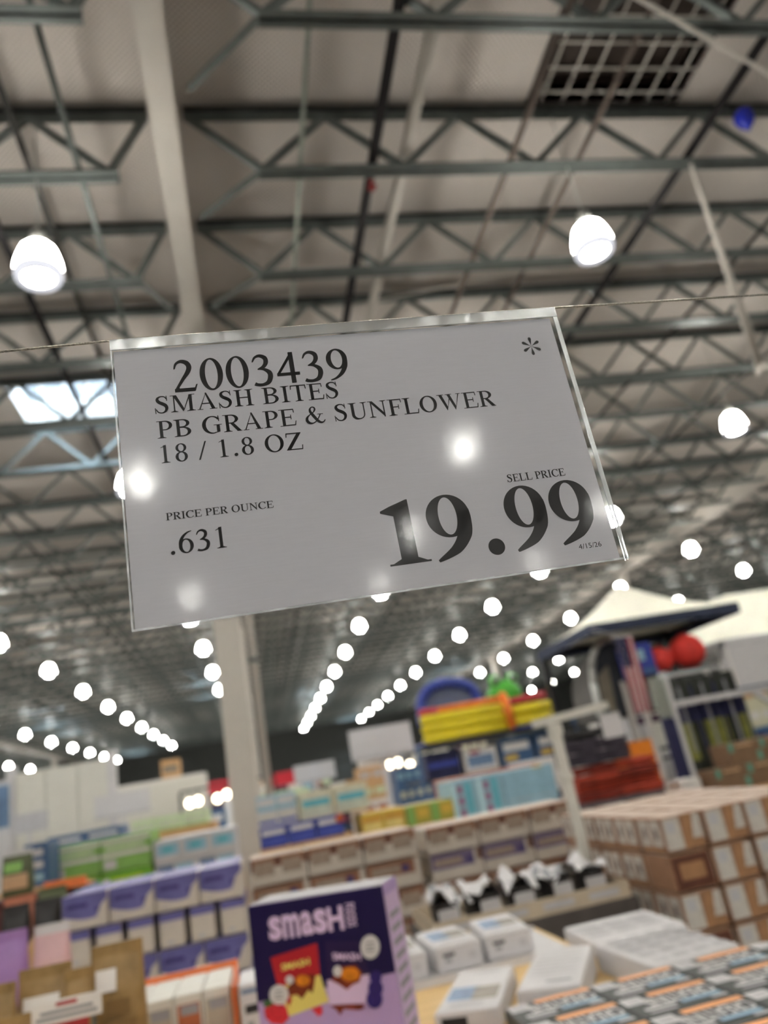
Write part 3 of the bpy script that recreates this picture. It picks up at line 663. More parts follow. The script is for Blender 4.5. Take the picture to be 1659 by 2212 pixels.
def fr(px, py):                                          # a point of the photograph carried onto the front face
    v = Vector(ray(px, py)); nrm = Vector((math.sin(ang), -math.cos(ang), 0)); s_ = (a - Vector((0, 0, CH))).dot(nrm) / v.dot(nrm)
    p_ = Vector((0, 0, CH)) + v * s_ - a; return p_.x * math.cos(ang) + p_.y * math.sin(ang) - W_ / 2, p_.z + Hh
FY = -D_ / 2
def fpoly(mb, pts, m, lvl): mb.poly([(fr(*p_)[0], FY - .0006 - .0004 * lvl, fr(*p_)[1]) for p_ in pts], m)
def c7(x, y): return (500 + x / 2.9625, 1800 + y / 2.9625)
zt = fr(*c7(600, 990))[1]
m = MB(); z_d = fr(*c7(150, 1085))[1]; z_e = fr(*c7(1040, 890))[1]
m.poly([(-W_ / 2, FY - .0006, z_d), (W_ / 2, FY - .0006, z_e), (W_ / 2, FY - .0006, Hh - .0003), (-W_ / 2, FY - .0006, Hh - .0003)], M_nv)
obj('navy_panel', m, sb)
m = MB(); x0, z0 = fr(*c7(248, 690)); x1, z0b = fr(*c7(735, 610)); z1 = fr(*c7(250, 535))[1]; z1b = fr(*c7(735, 450))[1]
us = [0, .185, .43, .60, .78, 1.0]
for ch, ua, ub in zip('smasH', us, us[1:]):
    put_text(m, ch, M_lt, lambda u, v, ua=ua, ub=ub: (x0 + (ua + u * (ub - ua) * .93) * (x1 - x0), FY - .0014, (z0 + (z0b - z0) * (ua + u * (ub - ua)) * .6) + v * ((z1 + (z1b - z1) * (ua + u * (ub - ua)) * .6) - (z0 + (z0b - z0) * (ua + u * (ub - ua)) * .6))), 0.035)
obj('brand_print', m, sb)
m = MB(); xa, za = fr(*c7(745, 600)); xb, zb = fr(*c7(800, 440))
put_text(m, 'FOODS', M_lt, lambda u, v: (xa + v * (xb - xa) * .8, FY - .0014, zb + (za - zb) * u), 0.02)
obj('brand_print', m, sb)
m = MB()
fpoly(m, [c7(*q) for q in ((250, 795), (548, 700), (568, 905), (300, 990))], M_pr, 1)
fpoly(m, [c7(*q) for q in ((300, 985), (568, 905), (625, 1075), (372, 1170))], M_py, 1)
fpoly(m, [c7(*q) for q in ((300, 985), (345, 975), (390, 1060), (372, 1110))], M_pr, 2)
fpoly(m, [c7(*q) for q in ((340, 1010), (430, 905), (540, 900), (530, 980), (520, 1025), (495, 1000), (455, 1060), (420, 1030), (380, 1040))], M_pbk, 3)
fpoly(m, [c7(460 + 45 * math.cos(t / 12 * 6.283), 940 + 38 * math.sin(t / 12 * 6.283)) for t in range(12)], M_por, 4)
A0, A1, A2 = fr(*c7(325, 880)), fr(*c7(505, 840)), fr(*c7(318, 835))
put_text(m, 'SMASH', M_py, lambda u, v: (A0[0] + u * (A1[0] - A0[0]), FY - .0026, A0[1] + (A1[1] - A0[1]) * u + v * (A2[1] - A0[1])), 0.03)
obj('red_pouch_picture', m, sb)
m = MB()
fpoly(m, [c7(*q) for q in ((600, 690), (820, 690), (885, 900), (615, 940))], M_pn, 1)
fpoly(m, [c7(*q) for q in ((612, 940), (885, 900), (855, 1085), (628, 1095))], M_lt, 1)
fpoly(m, [c7(*q) for q in ((640, 940), (690, 850), (800, 840), (840, 890), (820, 950), (780, 965), (740, 1000), (690, 965))], M_pbk, 3)
fpoly(m, [c7(762 + 62 * math.cos(t / 12 * 6.283), 900 + 46 * math.sin(t / 12 * 6.283)) for t in range(12)], M_por, 4)
A0, A1, A2 = fr(*c7(652, 810)), fr(*c7(832, 812)), fr(*c7(650, 762))
put_text(m, 'SMASH', M_lt, lambda u, v: (A0[0] + u * (A1[0] - A0[0]), FY - .0026, A0[1] + (A1[1] - A0[1]) * u + v * (A2[1] - A0[1])), 0.03)
obj('dark_pouch_picture', m, sb)
for cx, cy, rx_, ry_ in ((890, 725, 62, 78), (308, 1030, 62, 65), (375, 935, 26, 28), (682, 880, 28, 36)):
    m = MB(); fpoly(m, [c7(cx + rx_ * math.cos(t / 16 * 6.283), cy + ry_ * math.sin(t / 16 * 6.283)) for t in range(16)], M_w2, 6)
    if rx_ > 40:
        for q in (-26, 0, 24): fpoly(m, [c7(cx - 26, cy + q - 5), c7(cx + 26, cy + q - 9), c7(cx + 26, cy + q + 3), c7(cx - 26, cy + q + 7)], M_grey, 7)
    obj('badge_print', m, sb)
m = MB()
fpoly(m, [c7(*q) for q in ((210, 1130), (240, 1080), (300, 1075), (355, 1110), (372, 1180), (330, 1225), (260, 1215), (220, 1180))], M_ps, 3)
fpoly(m, [c7(*q) for q in ((195, 1085), (245, 1060), (275, 1090), (225, 1115))], M_pg, 4); obj('strawberry_picture', m, sb)
m = MB(); fpoly(m, [c7(*q) for q in ((510, 1120), (580, 1100), (585, 1150), (560, 1170))], M_ps, 3); obj('strawberry_picture', m, sb)
m = MB(); fpoly(m, [c7(*q) for q in ((630, 1100), (850, 1090), (850, 1120), (820, 1130), (720, 1120), (700, 1165), (670, 1125))], M_pbk, 3); obj('jam_picture', m, sb)
for cx, cy, r0 in ((925, 920, 38), (925, 990, 48), (918, 1060, 52)):
    m = MB(); fpoly(m, [c7(cx + r0 * math.cos(t / 14 * 6.283), cy + r0 * 1.15 * math.sin(t / 14 * 6.283)) for t in range(14)], M_pbl, 3 + (r0 > 40) + (r0 > 50)); obj('blueberry_picture', m, sb)
m = MB()
m.poly([(W_ / 2 + .0006, -D_ / 2 + .004, Hh * .3), (W_ / 2 + .0006, D_ / 2 - .004, Hh * .3), (W_ / 2 + .0006, D_ / 2 - .004, Hh * .95), (W_ / 2 + .0006, -D_ / 2 + .004, Hh * .95)], M_lt)
for i in range(9): m.poly([(W_ / 2 + .001, -D_ / 2 + .02, Hh * (.36 + .06 * i)), (W_ / 2 + .001, D_ / 2 - .02, Hh * (.36 + .06 * i)), (W_ / 2 + .001, D_ / 2 - .02, Hh * (.385 + .06 * i)), (W_ / 2 + .001, -D_ / 2 + .02, Hh * (.385 + .06 * i))], M_grey)
obj('side_print', m, sb)
obj('lid_flap', MB().box(-W_ / 2 + .003, W_ / 2 - .003, -D_ / 2 + .004, D_ / 2 - .004, Hh, Hh + .002, M_lgrey), sb)

# orange-edged cartons and the gold bags
M_or = mat('orange_board', (222, 110, 62), 0.45, noise=0.1, gain=1.4)
M_cr = mat('cream_card', (206, 203, 194), 0.5, noise=0.03, gain=1.05)
M_og = mat('grey_beige_print', (150, 142, 128), 0.5, noise=0.1)
M_rb = mat('rust_print', (150, 86, 56), 0.5, noise=0.15, scale=30)
M_am = mat('amber_print', (214, 138, 40), 0.5, noise=0.3, scale=30)
for key, c_ in (('cream_a', M_og), ('cream_b', M_rb)):
    kind(key, (.073, .25, .165), M_cr, [('F', .10, .92, .04, .86, c_), ('F', .22, .86, .70, .84, M_grey), ('F', .25, .62, .06, .42, M_am), ('F', .32, .56, .04, .22, M_rb), ('T', .0, 1, .48, .50, M_w2), ('T', 0, 1, .2, .21, M_lgrey)], .003)
tr = thing('orange_tray', 'orange display tray holding the cream cartons', 'tray', (-.30, 2.55, TZ))
obj('tray_base', MB().box(-.165, .165, -.15, .16, 0, .006, M_or), tr); obj('tray_back', MB().box(-.165, .165, .148, .16, .006, .185, M_or), tr)
obj('tray_side', MB().box(-.165, -.158, -.15, .148, .006, .172, M_or), tr); obj('tray_side', MB().box(.158, .165, -.15, .148, .006, .172, M_or), tr)
obj('tray_lip', MB().box(-.165, .165, -.15, -.144, .006, .05, M_rb), tr)
for i in range(4):
    put(('cream_a', 'cream_a', 'cream_b', 'cream_a')[i], 'cream_carton', 'cream carton with grey heading in the orange tray, %s from the gold bags' % ORD[i], 'carton', (-.30 - .114 + .076 * i, 2.55 + .004, TZ + .008), 0, 'cream cartons in the orange tray')
kind('white_d', (.066, .18, .17), M_w2, [('F', .2, .85, .58, .70, M_dk), ('F', .25, .5, .40, .47, M_grey), ('F', .1, .9, .86, .92, M_pb)], .004)
put('white_d', 'white_carton', 'small upright white carton between the cream cartons and the purple box', 'carton', (-.092, 2.49, TZ), 0, 'white supplement cartons')

PF = ((0, .8), (.06, 1), (.3, 1.05), (.6, .85), (.82, .4), (.9, .1), (1, .06))
def pouch(name, label, cat, c, wdt, dep, hgt, m, rz=0.0, prints=(), top=None, group=None):
    """a filled stand-up bag: bellied body, flat crimped seal, printed panels"""
    t = thing(name, label, cat, c, rz, group); rows = []; n = 16
    for z, k, f in ((0, .86, .8), (.06, .97, 1), (.3, 1, 1.05), (.6, .99, .85), (.82, .97, .4), (.9, .97, .10), (1, .97, .06)):
        r = []
        for i in range(n + 1):
            a_ = 2 * math.pi * i / n; cs, sn = math.cos(a_), math.sin(a_); e_ = 0.55
            r.append((math.copysign(abs(cs) ** e_, cs) * wdt / 2 * k, math.copysign(abs(sn) ** e_, sn) * dep / 2 * f, z * hgt))
        rows.append(r)
    mb = MB().grid(rows[:6], m); mb.poly(rows[0][:-1][::-1], m); obj('bag_body', mb, t)
    mb = MB().grid(rows[5:], top or m); mb.poly(rows[6][:-1], top or m); obj('seal', mb, t)
    for u0, u1, v0, v1, pm in prints:
        g = MB(); rr = []
        for j in range(4):
            v = v0 + (v1 - v0) * j / 3; f = next(fa + (fb - fa) * (v - za) / (zb - za) for (za, fa), (zb, fb) in zip(PF, PF[1:]) if v <= zb)
            rr.append([(wdt * (u0 - .5 + (u1 - u0) * i / 4), -dep / 2 * f * (1 - .12 * abs(2 * (u0 + (u1 - u0) * i / 4) - 1) ** 3) - .006, v * hgt) for i in range(5)])
        g.grid(rr, pm); obj('printed_panel', g, t)
    return t
M_gold = mat('kraft_gold_foil', (146, 118, 74), 0.38, noise=0.22, scale=22, gain=1.0, bump=0.5)
M_dgold = mat('dark_gold_foil', (120, 94, 56), 0.4, noise=0.15, scale=10, gain=1.15)
M_rd = mat('red_print', (150, 44, 44), 0.45, noise=0.1, gain=1.15)
rs = thing('bag_riser', 'low kraft carton under the gold bags', 'carton', (-.50, 2.0, TZ))
obj('carton_body', MB().box(-.22, .22, -.14, .14, 0, .13, M_kraft, .004), rs)
G_ = [(-.625, 2.02, .10, .36), (-.53, 2.07, .12, .37), (-.445, 2.0, .06, .36), (-.375, 2.08, .12, .385), (-.665, 1.93, .09, .30), (-.565, 1.92, .10, .31)]
for i, (x, y, wd, z1) in enumerate(G_):
    lab = ('gold foil snack bag with white label strip, leftmost behind', 'gold foil snack bag with red band in the middle', 'narrow gold foil bag with red corner', 'tall gold foil snack bag next to the cream cartons', 'gold foil snack bag with white top, front row near the edge', 'gold foil snack bag front row beside the white card')[i]
    pr_ = [(.15, .85, .10, .38, M_dgold)] + ([(.08, .92, .46, .60, M_rd), (.15, .8, .64, .76, M_w)] if i in (1, 2) else [(.12, .5, .62, .80, M_w), (.3, .75, .42, .55, M_dgold)] if i in (3, 4, 0) else [(.1, .9, .5, .62, M_rd)])
    pouch('snack_bag', lab, 'bag', (x, y, TZ + .13), wd, .06, z1 - .14, M_gold, random.uniform(-.1, .1), pr_, None, 'gold snack bags')
cd = thing('shelf_card', 'white printed strip card in front of the gold bags', 'card', (-.43, 1.83, TZ))
obj('card', MB().box(-.066, .066, -.002, .002, .285, .325, M_w), cd)
for x in (-.05, .05): obj('card_stem', MB().box(x - .003, x + .003, 0, .003, 0, .285, M_steel), cd)
obj('red_line', MB().box(-.02, .02, -.003, -.0021, .314, .321, M_rd), cd)
for i, wd in enumerate((.05, .058)): obj('grey_line', MB().box(-wd, wd, -.003, -.0021, .302 - .010 * i, .308 - .010 * i, M_grey), cd)
M_pp = mat('violet_foil', (142, 108, 160), 0.3, noise=0.15, scale=12, gain=1.15)
M_pi = mat('pink_foil', (190, 156, 158), 0.3, noise=0.1, scale=12, gain=1.15)
M_cho = mat('chocolate_print', (84, 48, 44), 0.5, gain=1.15)
riser(-1.02, -.62, 2.62, 2.98, 1.02, 'kraft riser under the violet and pink pouches') if False else None
r2 = thing('bag_riser', 'kraft carton under the violet and pink pouches', 'carton', (-.80, 2.83, TZ))
obj('carton_body', MB().box(-.16, .18, -.12, .12, 0, .10, M_kraft, .004), r2)
pouch('candy_pouch', 'violet foil pouch with a dark sweet pictured, beside the pink one', 'pouch', (-.83, 2.80, TZ + .10), .13, .08, .285, M_pp, .05, [(.45, .75, .08, .30, M_cho), (.1, .9, .04, .10, M_am)], None, 'foil pouches')
pouch('candy_pouch', 'pale pink foil pouch between the violet pouch and the purple cases', 'pouch', (-.70, 2.82, TZ + .10), .11, .08, .28, M_pi, -.05, [(.15, .85, .12, .5, M_pp)], M_w2, 'foil pouches')
pouch('candy_pouch', 'violet foil pouch in front at the picture edge', 'pouch', (-.735, 2.25, TZ), .10, .07, .26, M_pp, .1, [(.2, .8, .5, .8, M_pb)], None, 'foil pouches')

# ------------------------------------------------------------------ stacked drink cases by the white stand
M_bc = mat('cocoa_carton', (134, 100, 76), 0.5, noise=0.12, scale=20)
M_bt = mat('taupe_carton_top', (172, 152, 136), 0.5, noise=0.15, scale=24)
M_bg = mat('pale_bottle_print', (176, 170, 162), 0.45, noise=0.1, scale=40)
M_bb = mat('brown_band_print', (146, 108, 76), 0.45, noise=0.1, scale=30)
M_br = mat('dark_cocoa_print_and_shade', (84, 50, 38), 0.5, noise=0.15, scale=30)
bd = (.190, .218, .142)
BP = [('F', .04, .46, .08, .96, M_bg), ('F', .12, .34, .55, .85, M_lgrey), ('F', [(.46, .06), (.66, .06), (.78, .97), (.58, .97)], M_bb), ('F', [(.70, .3), (.95, .3), (.95, .96), (.80, .96)], M_bg), ('F', .70, .94, .08, .26, M_bb),
      ('L', .06, .46, .2, .92, M_bg), ('L', .54, .94, .2, .92, M_bg), ('L', .06, .94, .05, .16, M_bb), ('L', .2, .32, .4, .7, M_br), ('L', .68, .8, .4, .7, M_br), ('T', .03, .97, .03, .97, M_bt), ('T', .1, .9, .45, .55, M_bg)]
kind('cocoa', bd, M_bc, BP); kind('cocoa_open', bd, M_bc, [('F', .05, .95, .05, .95, M_br), ('F', .2, .8, .3, .75, M_bb), ('T', .03, .97, .03, .97, M_bt)])  # open case: dark front panel paints in the shade of its recess
SX, SYY, LP_ = 1.62, 3.24, .150
pallet(SX - .02, SX + .84, SYY - .02, SYY + 1.2, .15, 'wooden pallet under the stacked cocoa drink cases')
for lay in range(7):
    for i in range(4):
        for j in range(5):
            if not (i == 0 or j == 0 or lay == 6) and lay < 5: continue
            z = .15 + LP_ * lay; xo = (.10 if lay % 2 == 0 else 0.0) * (j == 0)
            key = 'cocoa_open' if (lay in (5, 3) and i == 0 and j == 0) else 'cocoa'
            if lay % 2 == 0 and j == 0 and i == 3: xo = 0.1
            lab = 'cocoa and white drink case, %s layer from the top, %s across, %s row back' % (ORD[6 - lay], ORD[i], ORD[j])
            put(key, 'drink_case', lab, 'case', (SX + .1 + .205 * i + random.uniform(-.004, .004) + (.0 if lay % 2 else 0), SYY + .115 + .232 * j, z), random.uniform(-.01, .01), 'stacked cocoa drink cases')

# ------------------------------------------------------------------ lavender and white cases by the gold bags
M_lb = mat('oat_white_carton', (186, 176, 164), 0.5, noise=0.04)
M_lp = mat('lavender_blue_film', (108, 104, 158), 0.45, noise=0.15, scale=14, gain=1.0, spec=0.2)
M_ld = mat('indigo_print', (56, 50, 100), 0.4, noise=0.1)
sw = [(0, 1), (0, .42)] + [(u / 8, .42 - .16 * math.sin(math.pi * u / 8 * .9)) for u in range(1, 7)] + [(.86, .62), (1, .78), (1, 1)]
pd_ = (.196, .5, .143)
kind('lav_a', pd_, M_lb, [('F', sw[::-1], M_lp), ('F', .72, .80, .44, .56, M_ld), ('F', .1, .55, .62, .74, M_ld), ('F', .12, .3, .1, .14, M_lgrey), ('T', .02, .98, .01, .99, M_lp)], film=None)
kind('lav_b', (.112, .5, .143), M_lb, [('F', 0, 1, .76, 1, M_lp), ('F', .3, .55, .10, .20, M_lgrey), ('R', .02, .98, .7, 1, M_lp), ('T', .02, .98, .01, .99, M_lp)])
LX0, LY0 = -.95, 4.0
pallet(LX0 - .02, LX0 + .83, LY0 - .02, LY0 + .55, .11, 'wooden pallet under the lavender and white cases')
for lay in range(8):
    z = .11 + .15 * lay
    if lay % 2:
        for i in range(4): put('lav_a', 'drink_case', 'oat white case with lavender swoosh, %s layer down, %s across' % (ORD[7 - lay], ORD[i]), 'case', (LX0 + .1 + .203 * i, LY0 + .25, z), random.uniform(-.006, .006), 'lavender and white cases')
    else:
        for i in range(6): put('lav_b', 'drink_case', 'narrow oat white case with lavender band, %s layer down, %s across' % (ORD[7 - lay], ORD[i]), 'case', (LX0 + .06 + .138 * i, LY0 + .25, z), 0, 'lavender and white cases')

# ------------------------------------------------------------------ long wall of shake cases
M_sb = mat('chestnut_print', (122, 84, 62), 0.45, noise=0.12, scale=16)
M_sw = mat('shell_white_card', (176, 167, 156), 0.5, noise=0.05)
M_sp = mat('mauve_print', (96, 84, 108), 0.45, noise=0.15, scale=26)
M_sbk = mat('brown_grey_print', (138, 122, 108), 0.5, noise=0.15, scale=30)
sd = (.332, .45, .150)
kind('shake_a', sd, M_sw, [('F', 0, 1, .62, 1, M_sb), ('F', .06, .42, .34, .84, M_sbk), ('F', .56, .92, .34, .84, M_sbk), ('F', .44, .54, .66, 1, M_br), ('F', .0, .04, .5, 1, M_br), ('T', .02, .98, .02, .98, M_bt)])
kind('shake_b', sd, M_sw, [('F', 0, .84, .42, 1, M_sp), ('F', .06, .6, .55, .8, M_sbk), ('F', .70, .80, .5, .75, M_ld), ('F', .9, 1, .55, 1, M_br), ('T', .02, .98, .02, .98, M_bt)])
kind('shake_c', sd, M_sw, [('F', 0, .9, .45, 1, M_sb), ('F', .08, .62, .55, .85, M_sbk), ('F', .66, .78, .55, .8, M_ld), ('T', .02, .98, .02, .98, M_bt)])
for seg, (x0, zt_, nm) in enumerate(((-.13, 1.25, 'wall behind the purple box'), (.955, 1.225, 'wall behind the black bags'))):
    pallet(x0 - .01, x0 + 1.03, 4.98, 5.5, .12, 'wooden pallet under the shake case ' + nm)
    for lay in range(7):
        for i in range(3):
            key = 'shake_a' if lay == 6 else ('shake_b' if (lay % 2 and seg) else 'shake_c' if lay % 2 else 'shake_a')
            put(key, 'drink_case', 'chestnut shake case, %s layer down, %s across, %s' % (ORD[6 - lay], ORD[i], nm), 'case', (x0 + .17 + .342 * i, 5.225, .12 + (zt_ - .12) / 7 * lay), random.uniform(-.008, .008), 'shake case wall')

# black bags with white tops in a low tray
M_bk = mat('black_foil', (40, 38, 38), 0.35, noise=0.2, scale=20, gain=1.3)
M_tp = mat('beige_tray_board', (166, 152, 132), 0.7, noise=0.1)
riser(.60, 1.52, 3.40, 3.92, .90, 'dark riser under the black and white bags', mat('dark_riser_board', (70, 64, 60), 0.7))
tt = thing('bag_tray', 'beige board tray with faint print holding black and white bags', 'tray', (1.06, 3.66, .90))
obj('tray_base', MB().box(-.44, .44, -.24, .24, 0, .006, M_tp), tt); obj('tray_front', MB().box(-.44, .44, -.24, -.234, .006, .065, M_tp), tt); obj('tray_back', MB().box(-.44, .44, .234, .24, .006, .065, M_tp), tt)
for s_ in (-1, 1): obj('tray_side', MB().box(s_ * .437 - .003, s_ * .437 + .003, -.234, .234, .006, .065, M_tp), tt)
for i in range(4): obj('faint_print', MB().box(-.38 + .21 * i, -.24 + .21 * i, -.2412, -.2402, .02, .045, M_lgrey), tt)
for i in range(5):
    x = .725 + .168 * i
    wb = thing('foil_bag', 'black foil bag with crumpled white top, %s in the beige tray' % ORD[i], 'bag', (x, 3.64 + (i % 2) * .02, .907), (-.10, .08, -.06, .1, -.05)[i], 'black and white bags')
    rows = []
    for z, k in ((0, .9), (.05, 1.0), (.11, 1.0)): rows.append([(math.copysign(abs(math.cos(a_)) ** .5, math.cos(a_)) * .062 * k, math.copysign(abs(math.sin(a_)) ** .5, math.sin(a_)) * .13 * k, z) for a_ in [2 * math.pi * q / 16 for q in range(17)]])
    mb = MB().grid(rows, M_bk); mb.poly(rows[0][:-1][::-1], M_bk); obj('bag_body', mb, wb)
    tops = [[(-.072 + .144 * q / 5, -.14 + .28 * r / 5, .112 + .045 * math.sin(q * 1.3 + i) * math.cos(r * 1.1 + i * 2) + .03 * (1 - abs(q - 2.5) / 2.5)) for q in range(6)] for r in range(6)]
    obj('white_top', MB().grid(tops, M_w2, True, lambda q, r, i=i: M_grey if (q + r + i) % 5 == 0 else M_w2), wb)
    obj('printed_panel', MB().box(-.045, .045, -.136, -.132, .03, .085, M_lgrey), wb)

# the white sign stand
ts = thing('sign_stand', 'white tubular tee stand rising before the shake cases', 'stand', (1.555, 3.98, 0))
obj('post', MB().box(-.024, .024, -.024, .024, .02, 1.66, M_cr, .005), ts)
p0, p1 = aty(1150, 1566, 4.0), aty(1312, 1522, 3.9); o_ = Vector((1.555, 3.98, 0))
obj('arm', MB().bar(p0 - o_, p1 - o_, .036, .04, M_cr), ts); obj('collar', MB().box(-.034, .034, -.034, .034, 1.61, 1.67, M_cr, .006), ts)
obj('collar', MB().box(-.032, .032, -.032, .032, 1.38, 1.42, M_cr, .006), ts)
obj('base', MB().box(-.04, .04, -.04, .3, 0, .02, M_steel), ts)
q = aty(1296, 1545, 3.93); q2 = aty(1330, 1592, 3.93)
cdt = thing('hanging_card', 'blank white card hanging from the end of the tee stand', 'card', (q.x + .045, 3.92, q2.z))
obj('card', MB().box(-.055, .06, -.002, .002, 0, .125, M_w2), cdt); obj('clip', MB().box(-.02, .02, -.004, .004, .125, p1.z - q2.z - .02, M_steel), cdt)

# ------------------------------------------------------------------ goods in the middle distance
def col3(n, rgb): return mat(n, rgb, 0.45, noise=0.1, scale=12)
M_gn = col3('grass_green_card', (120, 160, 84)); M_gl = col3('lime_card', (150, 176, 40)); M_gp = col3('pale_green_card', (178, 192, 158)); M_gd = col3('leaf_green_card', (104, 156, 52))
M_bu = col3('royal_blue_wrap', (52, 62, 136)); M_sk = col3('sky_blue_card', (132, 164, 180)); M_te = col3('teal_print', (92, 158, 172)); M_be = col3('cream_wrap', (186, 182, 158))
M_ye = col3('mustard_card', (190, 158, 66)); M_yg = col3('olive_yellow_card', (152, 142, 60)); M_db = col3('slate_blue_card', (62, 88, 122)); M_ma = col3('magenta_print', (140, 84, 116))
def row(key, d_, body, prints, name, lab, cat, x0, y, z, n, gap, group, jit=.006):
    kind(key, d_, body, prints)
    for i in range(n): put(key, name, lab % ORD[i], cat, (x0 + d_[0] / 2 + (d_[0] + gap) * i, y + d_[1] / 2, z), random.uniform(-jit, jit), group)
riser(-1.53, -.20, 5.98, 6.62, 1.10, 'kraft bin under the green and blue cleaning cartons')
row('green_lo', (.335, .5, .18), M_gd, [('F', .18, .82, .25, .8, M_gl), ('F', .02, .14, .1, .8, M_w), ('F', 0, 1, 0, .08, M_w), ('T', 0, 1, 0, 1, M_gp)], 'detergent_carton', 'bright green carton with lime label, %s in the lower green row', 'carton', -1.50, 6.0, 1.10, 2, .01, 'green cleaning cartons')
row('blue_lo', (.285, .5, .17), M_w2, [('F', .05, .45, .55, .9, M_db), ('F', .03, .40, .32, .55, M_ye), ('F', .5, .9, .5, .9, M_sk), ('F', .1, .95, .05, .28, M_te)], 'detergent_carton', 'white carton with blue and yellow print, %s from the green ones', 'carton', -.80, 6.0, 1.10, 2, .005, 'white and blue cartons')
row('blue_hi', (.19, .5, .15), M_w2, [('F', .1, .9, .3, .8, M_sk), ('F', .3, .7, .4, .7, M_te), ('T', 0, 1, 0, 1, M_w2)], 'detergent_carton', 'white carton with sky blue panel, %s in the upper row', 'carton', -.80, 6.0, 1.275, 3, .003, 'white and blue cartons')
row('green_hi', (.335, .5, .22), M_gn, [('F', 0, 1, .82, .92, M_w), ('F', 0, 1, .42, .54, M_w), ('F', .05, .3, .08, .34, M_w2), ('F', .08, .9, .62, .74, M_gp), ('T', 0, 1, 0, 1, M_gp)], 'detergent_carton', 'green and white banded carton, %s in the upper green row', 'carton', -1.50, 6.0, 1.285, 2, .01, 'green cleaning cartons')
riser(-1.12, -.42, 7.0, 7.5, 1.475, 'kraft bin under the pale green cartons')
row('pale_g', (.205, .4, .115), M_gp, [('F', .05 + .11 * i, .11 + .11 * i, .25 + .2 * (i % 2), .5 + .2 * (i % 2), M_w2) for i in range(8)] + [('F', 0, 1, 0, .1, M_gn)], 'detergent_carton', 'pale green speckled carton, %s beside the column', 'carton', -1.10, 7.02, 1.475, 3, .005, 'pale green cartons')
riser(-1.95, -1.25, 7.6, 8.2, 1.50, 'slate blue bin behind the green cartons', M_db)
row('slate', (.31, .4, .085), M_db, [('F', .1, .9, .3, .6, M_w)], 'detergent_carton', 'slate blue carton behind the green ones, %s along', 'carton', -1.92, 7.65, 1.50, 2, .01, 'slate blue cartons')
# blue, cream, white packs
riser(-.08, .72, 7.0, 7.6, 1.18, 'kraft bin under the royal blue packs')
row('royal', (.232, .5, .165), M_bu, [('F', .08, .92, .62, .84, M_w), ('F', 0, 1, .30, .34, mat('blue_line', (90, 104, 190))), ('F', 0, 1, .15, .18, mat('blue_line', (90, 104, 190)))], 'paper_pack', 'royal blue wrapped pack, %s from the column', 'pack', -.07, 7.0, 1.18, 3, .01, 'royal blue packs', .01)
row('cream_p', (.30, .45, .225), M_be, [('F', .1, .9, .42, .68, M_te), ('F', .06, .94, .76, .80, M_w2), ('F', .06, .94, .2, .25, M_sk)], 'paper_pack', 'cream wrapped pack with teal lettering band, %s one', 'pack', .29, 7.03, 1.346, 2, .012, 'cream packs', .01)
row('white_p', (.165, .45, .125), M_w2, [('F', .05, .95, .2, .4, M_bu), ('F', .1, .9, .55, .7, M_be)], 'paper_pack', 'small white pack with blue line under the column edge, %s one', 'pack', -.07, 7.03, 1.346, 2, .008, 'white packs', .01)
row('white_q', (.165, .45, .125), M_sk, [('F', .05, .95, .3, .8, M_w2)], 'paper_pack', 'pale blue pack on top of the white ones, %s one', 'pack', -.07, 7.03, 1.474, 2, .008, 'white packs', .01)
M_dpk = col3('plum_wrap', (66, 46, 62)); M_org = col3('orange_disc', (190, 90, 44))
riser(.73, 1.632, 7.0, 7.6, 1.13, 'kraft bin under the mustard and olive cartons')
row('mustard', (.19, .5, .175), M_ye, [('F', .1, .9, .2, .5, col3('pale_yellow', (206, 186, 116))), ('F', .05 + .2 * 0, .95, .62, .7, M_org)], 'food_carton', 'mustard yellow carton, %s along the row', 'carton', .80, 7.0, 1.13, 2, .006, 'mustard cartons')
row('olive', (.215, .5, .165), M_yg, [('F', .05, .35, .05, .95, M_gn), ('F', .45, .95, .35, .8, M_ye)], 'food_carton', 'olive and yellow carton, %s beyond the mustard ones', 'carton', 1.20, 7.0, 1.13, 2, .006, 'olive cartons')
row('plum', (.12, .4, .20), M_dpk, [('F', .15, .85, .2, .5, M_db), ('F', .3, .7, .6, .8, M_ma)], 'food_carton', 'plum dark carton right beside the royal blue packs, %s one', 'carton', .665, 7.62, 1.13, 1, .006, 'plum carton')
riser(.64, .80, 7.61, 8.05, 1.13, 'narrow kraft bin under the plum carton')
tag(obj('round_tag', MB().lathe([(.001, 0), (.035, 0), (.035, .006), (.001, .006)], M_org, 16)), 'round orange tag stuck at the end of the royal blue packs', 'tag')
bpy.data.objects['round_tag'].matrix_world = Matrix.Translation((.62, 6.996, 1.31)) @ Matrix.Rotation(math.pi / 2, 4, 'X')
# sky blue freezer cartons
riser(1.635, 2.68, 7.05, 7.7, 1.10, 'kraft bin under the sky blue cartons')
FR_ = [('F', .28, .46, .05 + .3 * i, .25 + .3 * i, M_ma) for i in range(3)] + [('F', .55, .8, .1, .9, M_te), ('F', .02, .2, .05, .95, col3('ice_blue', (176, 204, 210)))]
row('sky_a', (.25, .5, .33), M_sk, FR_, 'food_carton', 'sky blue carton with pink pictures, %s from the olive ones', 'carton', 1.645, 7.08, 1.10, 2, .004, 'sky blue cartons')
row('sky_b', (.50, .5, .165), M_sk, [('F', 0, 1, .02, .10, M_db), ('F', .05, .95, .4, .44, M_lgrey)], 'food_carton', 'plain sky blue carton in the lower pair, %s one', 'carton', 2.157, 7.08, 1.10, 1, .004, 'sky blue cartons')
row('sky_c', (.50, .5, .16), M_sk, [('F', .6, .8, .9, 1, M_ye)], 'food_carton', 'plain sky blue carton on top of its twin, %s one', 'carton', 2.157, 7.08, 1.267, 1, .004, 'sky blue cartons')

